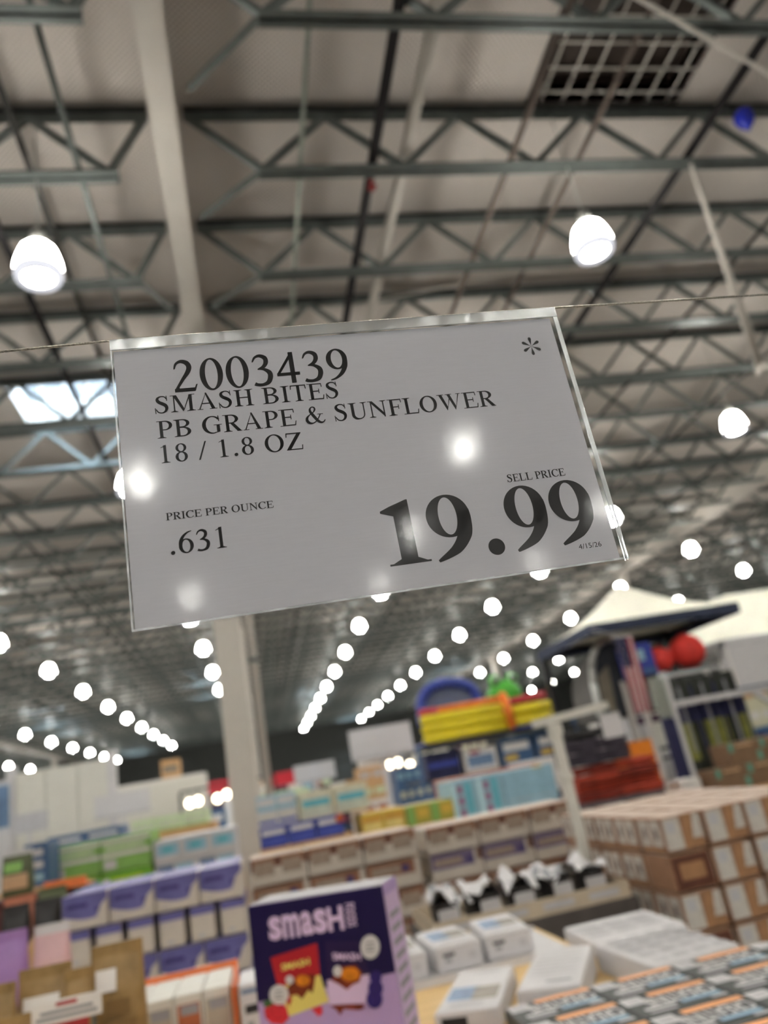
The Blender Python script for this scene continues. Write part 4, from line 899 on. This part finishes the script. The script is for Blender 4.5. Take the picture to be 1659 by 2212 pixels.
# mixed goods at the picture edge
riser(-1.60, -1.0, 4.55, 5.2, 1.12, 'kraft bin under the mixed snack packs')
M_dg = col3('dark_green_foil', (74, 80, 56)); M_rs = col3('russet_foil', (150, 92, 70)); M_tan = col3('tan_print', (180, 146, 112))
pouch('snack_bag', 'dark green and russet snack bag at the picture edge, upper one', 'bag', (-1.36, 4.80, 1.30), .16, .10, .24, M_dg, 0, [(.1, .9, .2, .5, M_tan), (.15, .7, .55, .75, M_gn)], M_w2, 'mixed snack bags')
pouch('snack_bag', 'russet snack bag below the orange tray edge', 'bag', (-1.30, 4.62, 1.12), .16, .10, .20, M_rs, .1, [(.15, .85, .2, .6, M_tan), (.3, .6, .6, .78, M_dg)], None, 'mixed snack bags')
pouch('snack_bag', 'green and tan snack bag next to the lavender cases', 'bag', (-1.14, 4.62, 1.12), .15, .10, .21, M_dg, -.1, [(.15, .85, .2, .6, M_rs)], None, 'mixed snack bags')
sh = thing('snack_shelf', 'dark carton stacked between the upper and lower snack bags', 'carton', (-1.3, 4.93, 1.12))
obj('carton_body', MB().box(-.22, .22, -.12, .12, 0, .18, mat('maroon_card', (70, 36, 34)), .004), sh)
row('blue_txt', (.145, .3, .26), M_db, [('F', .08, .8, .7, .86, M_w2), ('F', .08, .8, .42, .58, M_w2), ('F', .08, .8, .14, .30, M_sk)], 'food_carton', 'slate blue carton with white lettering bands, %s at picture edge', 'carton', -1.55, 5.6, 1.30, 1, .006, 'edge cartons')
riser(-1.75, -1.38, 5.55, 5.95, 1.30, 'kraft bin under the slate blue lettered carton')
ot = thing('orange_tray', 'orange tray leaning between the green cartons and the snack bags', 'tray', (-1.12, 4.88, 1.30))
obj('tray_base', MB().box(-.10, .12, -.10, .10, 0, .01, M_or), ot); obj('tray_front', MB().box(-.10, .12, -.11, -.10, 0, .05, M_or), ot)
sh2 = thing('snack_shelf', 'teal carton under the orange tray', 'carton', (-1.05, 4.93, 1.12)); obj('carton_body', MB().box(-.028, .06, -.12, .12, 0, .18, col3('dark_teal_card', (58, 92, 88)), .004), sh2)
for i in range(2): pouch('foil_bag', 'glossy black foil bag in front of the russet bags, %s one' % ORD[i], 'bag', (-1.07 + .135 * i - .10, 4.1, 1.14), .12, .10, .17, M_bk, .1 * i, [], None, 'glossy black bags')
riser(-1.36, -.97, 3.95, 4.3, 1.14, 'kraft bin under the glossy black bags')

# ------------------------------------------------------------------ soft goods, racks and garden goods towards the right
def folded(name, label, cat, x0, x1, y0, y1, z0, z1, m, group, folds=2):
    """a folded blanket: layers with rounded front folds"""
    t = thing(name, label, cat, ((x0 + x1) / 2, (y0 + y1) / 2, z0 + .006), random.uniform(-.015, .015), group); hx, hy, H = (x1 - x0) / 2, (y1 - y0) / 2, z1 - z0
    for f in range(folds):
        a0, a1 = H * f / folds, H * (f + 1) / folds - .003; r = (a1 - a0) / 2; prof = []
        for i in range(7): th = math.pi * (1.5 - i / 6); prof.append((-hy + r + r * math.cos(th), a0 + r + r * math.sin(th)))
        prof += [(hy, a1), (hy, a0)]
        g = MB(); rows = []
        for q in range(5):
            u = -hx + 2 * hx * q / 4; rows.append([(u, y + .012 * math.sin(q * 2.1 + f * 1.7), z + .006 * math.sin(q * 1.7 + f)) for y, z in prof + prof[:1]])
        g.grid(rows, m); g.poly(rows[0][:-1][::-1], m); g.poly(rows[-1][:-1], m); obj('fold', g, t)
    return t
M_rbk = mat('brick_red_fleece', (150, 58, 42), 0.9, noise=0.25, scale=9, bump=.3); M_bkf = mat('charcoal_fleece', (58, 52, 60), 0.9, noise=0.2, scale=9, bump=.3); M_rb2 = mat('dark_red_fleece', (116, 44, 34), 0.9, noise=0.25, scale=9, bump=.3); M_gm = mat('graphite_mat', (78, 68, 70), 0.9, noise=0.2, scale=9, bump=.3)
riser(3.16, 4.52, 8.0, 8.95, .86, 'kraft bin under the folded red and charcoal blankets')
for i in range(2): folded('folded_blanket', 'graphite folded mat at the bottom of the blanket pile, %s one' % ORD[i], 'blanket', 3.22 + .5 * i, 3.70 + .5 * i, 8.02, 8.5, .86, .945, M_gm, 'folded mats', 1)
for lay in range(4):
    for i in range(2): folded('folded_blanket', 'brick red folded blanket, %s layer up, %s across the pile' % (ORD[lay], ORD[i]), 'blanket', 3.27 + .48 * i, 3.735 + .48 * i, 8.03 + (.0, .05, .01, .06)[lay], 8.5, .948 + .09 * lay, 1.026 + .09 * lay, M_rbk if (lay + i) % 3 else M_rb2, 'red blankets')
for i in range(2):
    for lay in range(2): folded('folded_blanket', 'charcoal folded blanket above the red pile, %s layer, %s across' % (ORD[lay], ORD[i]), 'blanket', 3.24 + .36 * i, 3.585 + .36 * i, 8.06, 8.5, 1.31 + .13 * lay, 1.435 + .13 * lay, M_bkf, 'charcoal blankets')
M_oc = col3('orange_carton', (200, 118, 36))
kind('orange_c', (.34, .34, .60), M_oc, [('F', .1, .9, .1, .4, col3('deep_orange', (176, 88, 30))), ('T', 0, 1, 0, 1, M_oc)])
put('orange_c', 'orange_carton', 'bright orange carton behind the red blankets', 'carton', (4.30, 8.72, .86))
folded('bundle', 'black rolled bundle lying on the charcoal blankets', 'bundle', 3.25, 3.70, 8.1, 8.5, 1.572, 1.68, M_bk, None, 1)
# the white garment rack with tall board bags
RY_ = 9.0
rk = thing('display_rack', 'white steel rack with a cross bar before the tall bags', 'rack', (5.85, RY_, 0))
for x in (-.75, .9): obj('upright', MB().box(x - .04, x + .04, -.04, .04, 0, 2.2, M_w2, .006), rk)
obj('cross_bar', MB().box(-.71, .86, -.03, .03, 1.76, 1.83, M_w2, .006), rk); obj('cross_bar', MB().box(-.71, .86, -.03, .03, 2.13, 2.17, M_w2, .004), rk)
obj('gusset', MB().bar((.42, 0, 1.78), (.86, 0, 1.40), .05, .07, M_w2), rk)
for x in (-.75, .9): obj('foot', MB().box(x - .06, x + .06, -.2, .2, 0, .03, M_w2), rk)
M_tn = mat('deep_navy_nylon', (34, 36, 66), 0.6, noise=0.2, scale=8); M_tg = mat('black_green_nylon', (44, 46, 40), 0.6, noise=0.3, scale=8); M_tl = mat('acid_yellow_print', (118, 118, 58), 0.6, noise=0.4, scale=40)
for i in range(6):
    x = 5.30 + .165 * i
    b_ = thing('board_bag', 'tall dark bag with navy middle and acid yellow foot, %s along the rack' % ORD[i], 'bag', (x, RY_ + .22, 0), 0, 'tall board bags')
    def slab(z0, z1, m, tap=1.0): return MB().grid([[(math.copysign(abs(math.cos(a_)) ** .6, math.cos(a_)) * .076 * k, math.copysign(abs(math.sin(a_)) ** .6, math.sin(a_)) * .13 * k, z) for a_ in [2 * math.pi * q / 14 for q in range(15)]] for z, k in ((z0, 1), ((z0 + z1) / 2, 1), (z1, tap))], m)
    g = slab(0.0, 1.1, M_tg); g.poly([(-.07, -.12, 0), (-.07, .12, 0), (.07, .12, 0), (.07, -.12, 0)], M_tg); obj('foot_panel', g, b_)
    obj('yellow_panel', slab(1.1, 1.55, M_tl if i % 3 != 1 else M_tg), b_); obj('navy_panel', slab(1.55, 1.80, M_tn), b_); obj('top_panel', slab(1.80, 2.10, M_tg, .55), b_)
    obj('strap', MB().box(-.012, .012, -.15, -.135, 1.2, 2.0, M_tn if i % 2 else M_grey), b_)
gb = thing('board_bag', 'tall grey bag fading to navy beside the rack upright', 'bag', (4.985, RY_ - .02, 0))
obj('navy_panel', MB().box(-.075, .075, -.06, .06, 0, 1.65, M_tn, .02), gb); obj('grey_panel', MB().box(-.075, .075, -.06, .06, 1.65, 2.15, col3('sage_grey_nylon', (120, 124, 116)), .02), gb)
kind('tote', (.26, .3, .95), M_w, [('F', .1, .9, .75, .8, M_lgrey), ('F', .42, .46, .1, .95, M_grey)])
put('tote', 'white_carton', 'tall pale grey carton standing at the foot of the rack', 'carton', (4.80, 8.70, 0))
M_kc = col3('dark_kraft_carton', (112, 88, 66)); M_tq = col3('sea_green_corner', (92, 146, 128))
kind('kraft_t', (.40, .4, .24), M_kc, [('F', 0, .14, .62, 1, M_tq), ('F', .86, 1, .1, .5, M_tq), ('F', .25, .75, .82, .92, M_tan)])
riser(4.98, 6.66, 8.28, 8.72, .76, 'kraft bin under the brown cartons with sea green corners')
for lay in range(2):
    for i in range(4 - lay):
        put('kraft_t', 'brown_carton', 'brown carton with sea green corners, %s layer, %s along' % (('lower', 'upper')[lay], ORD[i]), 'carton', (5.19 + .41 * i + .41 * lay * .6, 8.50, .76 + .242 * lay), 0, 'brown cartons with sea green corners')
sgn = thing('sign_board', 'large blank white sign board standing on the rack bar', 'sign', (6.42, RY_ - .05, 1.835))
obj('board', MB().box(-.36, .36, -.01, .01, .02, .54, M_w2), sgn); obj('frame', MB().box(-.38, .38, -.014, .014, 0, .02, M_db).box(-.38, .38, -.014, .014, .54, .56, M_lgrey).box(-.38, -.36, -.014, .014, .02, .54, M_w).box(.36, .38, -.014, .014, .02, .54, M_w), sgn)

# canopies
M_cv = mat('ivory_canvas', (214, 210, 196), 0.8, noise=0.04, scale=3); M_cvn = mat('navy_canvas', (50, 56, 74), 0.8, noise=0.1, scale=5); M_pst = mat('black_post', (32, 32, 34), 0.5)
def canopy(name, label, x0, x1, y0, y1, ze, zp, posts, edge, post_m, peak=0.08):
    t = thing(name, label, 'canopy', ((x0 + x1) / 2, (y0 + y1) / 2, 0)); hx, hy = (x1 - x0) / 2, (y1 - y0) / 2
    cs = [(-hx, -hy), (hx, -hy), (hx, hy), (-hx, hy)]
    for k in range(4):
        (ax, ay), (bx, by) = cs[k], cs[(k + 1) % 4]; rows = []
        for j in range(6):
            v = j / 5; s_ = 1 - v * (1 - peak); z = ze + (zp - ze) * (v ** 1.0) - .10 * math.sin(math.pi * v)
            rows.append([((ax + (bx - ax) * i / 4) * s_, (ay + (by - ay) * i / 4) * s_, z) for i in range(5)])
        obj('roof_panel', MB().grid(rows, M_cv), t)
        obj('valance', MB().grid([[(ax + (bx - ax) * i / 4, ay + (by - ay) * i / 4, ze - .16 * j) for i in range(5)] for j in range(2)], edge, False), t)
    obj('cap', MB().lathe([(.12, zp - .01), (.06, zp + .05), (.001, zp + .06)], M_cv, 12), t)
    for (ax, ay), (bx, by) in zip(cs, cs[1:] + cs[:1]): obj('roof_rail', MB().bar((ax * .98, ay * .98, ze - .03), (bx * .98, by * .98, ze - .03), .03, .05, post_m), t)
    for px_, py_ in posts: obj('post', MB().box(px_ - .05, px_ + .05, py_ - .05, py_ + .05, 0, ze, post_m, .006), t)
    return t
canopy('canopy_tent', 'ivory peaked canopy with navy edge above the tents', 4.83, 7.30, 10.15, 12.35, 3.12, 3.78, [(-1.16, 1.02), (1.18, 1.05)], M_cvn, M_pst)
canopy('canopy_tent', 'white canopy behind the large blank sign board', 7.75, 10.6, 11.6, 14.0, 2.75, 3.62, [(-1.38, -1.15), (1.38, -1.15), (-1.38, 1.15), (1.38, 1.15)], M_w2, M_w2, .35)
# storage rack, tent, blue carton, red lanterns
def rack(label, x0, x1, y0, y1, zs, m=None):
    t = thing('storage_rack', label, 'rack', ((x0 + x1) / 2, (y0 + y1) / 2, 0)); hx, hy = (x1 - x0) / 2, (y1 - y0) / 2
    for sx in (-1, 1):
        for sy in (-1, 1): obj('upright', MB().box(sx * hx - .03, sx * hx + .03, sy * hy - .03, sy * hy + .03, 0, zs[-1], m or M_db), t)
    for z in zs: obj('shelf', MB().box(-hx, hx, -hy, hy, z - .04, z, M_steel_dark), t)
rack('dark rack carrying the grey tent', 4.93, 5.95, 10.75, 11.85, [.5, 1.15, 1.84], M_pst)
rack('pale rack carrying the blue carton and scarlet lanterns', 5.40, 6.78, 10.25, 10.70, [.6, 1.3, 2.3], M_w)
M_tt = mat('grey_tent_fabric', (86, 84, 82), 0.8, noise=0.15, scale=4); M_ta = mat('pale_tent_arch', (176, 178, 174), 0.6); M_td = mat('dusky_tent_door', (58, 62, 68), 0.8)
tn = thing('camping_tent', 'grey dome tent with a pale arch under the ivory canopy', 'tent', (5.42, 11.3, 1.84))
rows = [[(-.42 * math.cos(math.pi * i / 12) * (1 - .0 * j), -.45 + .9 * j / 4, 1.08 * math.sin(math.pi * i / 12) ** .6 * (1, 1, .97, .9, .8)[j]) for i in range(13)] for j in range(5)]
g = MB().grid(rows, M_tt); obj('tent_shell', g, tn)
obj('door_panel', MB().poly([(x, y + .02, z) for x, y, z in rows[0]], M_td), tn); obj('back_panel', MB().poly(list(reversed(rows[-1])), M_tt), tn)
obj('arch_pole', MB().path([(x * 1.03, y - .02, z * 1.03 + .01) for x, y, z in rows[0]], .055, M_ta, 8), tn)
obj('beige_panel', MB().poly([(-.36, -.46, .05), (-.16, -.46, .05), (-.10, -.46, .75), (-.32, -.46, .60)], col3('stone_fabric', (120, 114, 100))), tn)
kind('navy_c', (.36, .4, .46), M_bu, [('F', .08, .6, .45, .8, M_sk), ('F', .05, .95, .05, .2, M_db)])
put('navy_c', 'blue_carton', 'blue carton with pale lettering patch under the canopy edge', 'carton', (5.60, 10.48, 2.3))
M_lr = mat('scarlet_paper', (206, 60, 52), 0.6, noise=0.12, scale=10)
for i, (x, y, z, r0) in enumerate(((6.44, 10.48, 2.3, .255), (5.98, 10.50, 2.3, .19))):
    l = thing('paper_lantern', ('large scarlet round lantern under the canopy edge', 'smaller scarlet lantern between the blue carton and the large one')[i], 'lantern', (x, y, z), 0, 'scarlet lanterns')
    g = MB(); rows = []
    for j in range(11):
        th = math.pi * j / 10; rows.append([(r0 * math.sin(th) * (1 + .04 * math.cos(12 * a_)) * math.cos(a_), r0 * math.sin(th) * (1 + .04 * math.cos(12 * a_)) * math.sin(a_), r0 - r0 * math.cos(th)) for a_ in [2 * math.pi * q / 36 for q in range(37)]])
    obj('shell', g.grid(rows, M_lr), l); obj('collar', MB().lathe([(.06, 2 * r0 - .02), (.06, 2 * r0 + .02), (.001, 2 * r0 + .02)], M_rd, 12), l)
# flag hung upright at the canopy
M_fr = mat('flag_red', (140, 52, 56), 0.8, noise=0.08); M_fw = mat('flag_white', (190, 170, 170), 0.8, noise=0.05); M_fb = mat('flag_navy', (38, 42, 70), 0.8, noise=0.08)
ft = aty(1335, 1378, 9.7); fb = aty(1383, 1540, 9.7); fh = ft.z - fb.z; fwd = .34
fl = thing('flag', 'striped red and white flag with starred navy corner hanging upright', 'flag', (ft.x + .06, 9.7, fb.z), .35)
def wave(x, z): return .03 * math.sin(x * 16 + z * 3)
nst = 9
for i in range(nst):
    xa, xb = -fwd / 2 + fwd * i / nst, -fwd / 2 + fwd * (i + 1) / nst
    rows = [[(x, wave(x, z), z) for x in (xa, (xa + xb) / 2, xb)] for z in [fh * .42 * 0 + (fh * (.60 if i < 6 else 1.0)) * q / 6 for q in range(7)]]
    obj('stripe', MB().grid(rows, M_fr if i % 2 == 0 else M_fw), fl)
rows = [[(x, wave(x, z), z) for x in [-fwd / 2 + fwd * 6 / nst * q / 6 for q in range(7)]] for z in [fh * .60 + fh * .40 * q / 4 for q in range(5)]]
obj('canton', MB().grid(rows, M_fb), fl)
g = MB()
for r in range(4):
    for c_ in range(3):
        x, z = -fwd / 2 + .04 + .075 * c_ + .03 * (r % 2), fh * (.65 + .09 * r); pts = []
        for q in range(10): rr_ = .018 if q % 2 == 0 else .008; a_ = math.pi / 2 + math.pi * q / 5; pts.append((x + rr_ * math.cos(a_), wave(x, z) - .004, z + rr_ * math.sin(a_)))
        g.poly(pts, M_fw)
obj('stars', g, fl)
obj('flag_staff', MB().tube((-fwd / 2 - .03, 0, fh + .01), (fwd / 2 + .03, 0, fh + .01), .012, M_w2, 8).tube((0, 0, fh + .01), (-.05, .55, 3.08 - fb.z), .006, M_w2, 6), fl)

# inflatable play centre on its rack
rack('blue rack under the inflatable play centre', 2.75, 5.75, 13.7, 15.4, [.7, 1.4, 1.98])
M_iy = mat('inflatable_yellow', (206, 186, 40), 0.35, noise=0.04); M_ir = mat('inflatable_crimson', (170, 56, 64), 0.35, noise=0.04); M_io = mat('inflatable_orange', (214, 116, 44), 0.35, noise=0.04); M_ib = mat('inflatable_blue', (52, 66, 140), 0.35, noise=0.04); M_ig = mat('inflatable_green', (72, 156, 54), 0.35, noise=0.04)
ic = thing('inflatable_castle', 'yellow inflatable play centre with blue arch and green frog', 'play centre', (4.1, 14.3, 1.98))
def caps(m_, a_, b_, r, mat_): m_.tube(a_, b_, r, mat_, 14); [m_.lathe([(.001, -r), (r * .6, -r * .8), (r, 0), (r * .6, r * .8), (.001, r)], mat_, 14, q) for q in (a_, b_)]
for i in range(3): g = MB(); caps(g, (-1.1, -.45, .10 + .17 * i), (.42, -.45, .10 + .17 * i), .095, M_iy); obj('wall_tube', g, ic)
for i in range(2): g = MB(); caps(g, (.62, -.42, .14 + .2 * i), (1.3, -.42, .14 + .2 * i), .105, M_iy); obj('wall_tube', g, ic)
g = MB(); caps(g, (-1.12, -.42, .58), (-.85, -.42, .58), .075, M_ir); obj('rail_tube', g, ic)
g = MB(); caps(g, (-.85, -.42, .58), (.35, -.42, .60), .06, M_io); obj('rail_tube', g, ic)
g = MB(); caps(g, (.5, -.5, .12), (.46, -.45, .62), .10, M_io); obj('post_tube', g, ic)
g = MB(); caps(g, (.62, -.42, .52), (1.25, -.42, .54), .07, M_ir); obj('rail_tube', g, ic)
obj('floor_pad', MB().box(-1.2, 1.35, -.5, .9, 0, .06, M_ib, .02), ic)
arch = [(-.98 + .0, .2, .4)] + [(-.40 - .58 * math.cos(math.pi * i / 14), .2, .62 + .50 * math.sin(math.pi * i / 14) ** .7) for i in range(15)] + [(.18, .2, .4)]
g = MB()
for p_, q_2 in zip(arch, arch[1:]): g.tube(p_, q_2, .10, M_ib, 12)
obj('arch_tube', g, ic)
obj('mesh_window', MB().poly([(x, .24, z) for x, _, z in arch], mat('slate_mesh', (84, 92, 116), 0.7)), ic)
g = MB(); g.lathe([(.001, 0), (.2, .03), (.33, .15), (.35, .28), (.26, .42), (.1, .5), (.001, .5)], M_ig, 20, (.72, .2, .48)); obj('frog_head', g, ic)
for x in (.55, .90):
    g = MB().lathe([(.001, -.13), (.09, -.1), (.13, 0), (.09, .1), (.001, .13)], M_ig, 16, (x, .12, .98)); e_ = obj('frog_eye', g, ic)
    obj('pupil', MB().lathe([(.001, -.06), (.045, -.04), (.06, 0), (.045, .04), (.001, .06)], M_dk, 12, (x, -.0, .98)), e_); obj('eye_white', MB().lathe([(.001, -.085), (.06, -.06), (.085, 0), (.06, .06), (.001, .085)], M_w2, 14, (x, .05, .98)), e_)
kind('rack_c', (.62, .8, .48), M_db, [('F', .1, .9, .5, .8, M_w), ('F', .1, .5, .15, .35, M_ye)]); kind('rack_d', (.62, .8, .40), M_w, [('F', .1, .9, .2, .7, M_pb), ('F', .2, .5, .75, .9, M_rd)]); kind('rack_e', (.62, .8, .45), M_tn, [('F', .05, .95, .4, .6, M_bu)])
for i in range(4):
    for q, z in enumerate((.7, 1.4)): put(('rack_c', 'rack_e', 'rack_d', 'rack_c')[(i + q) % 4], 'toy_carton', 'toy carton on the %s shelf below the play centre, %s along' % (('lower', 'upper')[q], ORD[i]), 'carton', (3.2 + .70 * i, 14.25, z), 0, 'toy cartons on the rack')

# ------------------------------------------------------------------ sign boards, far partitions, distant stock
def board(label, x0, x1, y, z0, z1, post=True, m=None):
    t = thing('sign_board', label, 'sign', ((x0 + x1) / 2, y, 0)); hx = (x1 - x0) / 2
    obj('board', MB().box(-hx, hx, -.012, .012, z0, z1, m or M_w2), t); obj('frame_strip', MB().box(-hx, hx, -.016, .016, z0 - .05, z0, M_lgrey), t)
    obj('post', MB().box(-.035, .035, .012, .08, 0.012, z1 - .05, M_w2), t); obj('foot', MB().box(-.25, .25, -.2, .25, 0, .012, M_steel), t)
board('large blank white sign board left of the inflatable play centre', 1.38, 2.36, 12.0, 1.93, 2.34)
board('smaller blank white sign board lower beside the large one', .60, 1.38, 15.0, 1.80, 2.08)
board('white sign board by the far cooler wall', -3.4, -2.3, 17.2, 1.85, 2.25)
board('grey sign board before the white partition', -4.85, -4.15, 16.6, 1.85, 2.15, True, M_lgrey)
M_rs2 = mat('red_fascia', (160, 34, 44), 0.5, noise=0.05, gain=1.7)
def fascia(label, x0, x1, y, z0, z1):
    t = thing('department_fascia', label, 'fascia', ((x0 + x1) / 2, y, 0)); hx = (x1 - x0) / 2
    obj('red_panel', MB().box(-hx, hx, -.1, .1, z0, z1, M_rs2), t); obj('white_wall', MB().box(-hx - .2, hx + .2, .1, .4, 0, z1 - .05, M_w), t)
fascia('red fascia band far behind beside the column', .30, 1.95, 45, 2.25, 2.95); fascia('red fascia band far behind left of the column', -4.2, -1.5, 44, 2.45, 3.05); fascia('small red fascia near the large sign board', 3.4, 4.6, 26, 2.3, 2.75)
pt = thing('partition', 'tall white partition wall far at the picture edge', 'partition', (-4.5, 18.2, 0))
for i in range(3): obj('panel', MB().box(-.72 + .66 * i, -.08 + .66 * i, -.05, .05, 0, 3.05, M_cr), pt)
for x in (-.76, 1.3): obj('edge_post', MB().box(x - .09, x + .09, -.1, .1, 0, 3.2, M_w2), pt)
pst = thing('poster', 'blue landscape poster in a white frame beside the partition', 'poster', (-5.62, 18.0, 0))
obj('print', MB().box(-.36, .36, -.01, .01, 2.0, 2.85, mat('blue_scenic_print', (90, 112, 140), 0.4, noise=0.35, scale=3)), pst); obj('frame', MB().box(-.42, .42, .011, .06, 0, 2.95, M_w2), pst)
cw = thing('cooler_wall', 'long white cooler wall in the far distance', 'cooler', (-3.2, 23, 0))
for i in range(4): obj('door_panel', MB().box(-1.6 + .8 * i + .01, -.8 + .8 * i - .01, -.04, 0, .2, 2.55, M_cr), cw)
obj('cabinet', MB().box(-1.65, 1.65, 0, .9, 0, 2.65, M_w), cw)
kind('box_top', (.5, .5, .5), M_kraft, [('F', .1, .9, .3, .7, M_pk)])
put('box_top', 'brown_carton', 'brown carton left on top of the far cooler wall', 'carton', (-2.5, 23.45, 2.65))
M_wl = emit('warm_bulb_glow', (1.0, 0.86, 0.62), 5.0)
def lights(label, pts, y):
    t = thing('display_lights', label, 'lights', (0, y, 0)); zz = max(aty(*q, y).z for q in pts) + .2; xs_ = [aty(*q, y).x for q in pts]
    obj('light_bar', MB().box(min(xs_) - .2, max(xs_) + .2, -.03, .03, zz, zz + .05, M_steel_dark), t)
    for x in (min(xs_) - .2, max(xs_) + .2): obj('post', MB().box(x - .03, x + .03, -.03, .03, 0, zz, M_steel_dark), t)
    for q in pts: v = aty(*q, y); obj('bulb', MB().lathe([(.001, -.1), (.07, -.07), (.1, 0), (.07, .07), (.001, .1)], M_wl, 12, (v.x, 0, v.z)), t); obj('drop', MB().tube((v.x, 0, v.z + .08), (v.x, 0, zz), .01, M_steel_dark, 6), t)
lights('row of warm display lights beyond the large sign board', [(842, 1652), (860, 1647), (886, 1652), (915, 1640), (700, 1672)], 20)
lights('warm display lights beyond the green cartons', [(410, 1735), (428, 1730), (470, 1725), (490, 1716)], 19)
lights('warm display light just past the column', [(545, 1702), (578, 1700)], 21)
# distant pallet stacks
PAL = [M_w, M_kraft, M_db, M_be, M_sk, M_rs, M_gp, M_lgrey, M_cr, M_dpk]
SPOT = [(-6.3, 12, 1.5), (-8.2, 15, 1.7), (-2.4, 13, 1.5), (-1.4, 17, 1.6), (.4, 11, 1.42), (.4, 18, 1.7), (1.9, 21.0, 1.7), (3.6, 18.5, 1.75), (2.9, 10.3, 1.42), (.5, 23.2, 1.9), (3.4, 24, 2.0), (6.5, 19, 2.0), (8.6, 16.5, 2.0), (9.6, 20, 2.2), (12, 18, 2.2), (11.6, 24, 2.3), (-1.9, 27, 2.1), (-6.5, 27, 2.2), (-9, 24, 2.2), (5.8, 27, 2.2), (-.4, 34, 2.4), (2.4, 36, 2.4), (8.9, 10.6, 1.8), (4.2, 10.9, 1.45), (-11, 30, 2.4), (15, 26, 2.4), (9, 33, 2.5)]
for i, (x, y, h) in enumerate(SPOT):
    t = thing('pallet_load', 'distant pallet load of mixed cartons, %s from the front' % ordw(i), 'pallet load', (x, y, 0), 0, 'distant pallet loads')
    obj('pallet', MB().box(-.6, .6, -.5, .5, 0, .12, M_wood), t); nl = 4; hh_ = (h - .12) / nl
    for lay in range(nl):
        for q in range(3):
            mm = PAL[(i * 3 + lay // 2 + (q if i % 3 == 0 else 0)) % len(PAL)]
            c_ = obj('carton', MB().box(-.6 + .4 * q + .004, -.2 + .4 * q - .004, -.5, .5, .12 + hh_ * lay, .12 + hh_ * (lay + 1) - .006, mm, .006), t)
            obj('printed_band', MB().box(-.55 + .4 * q, -.25 + .4 * q, -.5015, -.5005, .12 + hh_ * (lay + .35), .12 + hh_ * (lay + .7), PAL[(i + lay + 4) % len(PAL)]), c_)
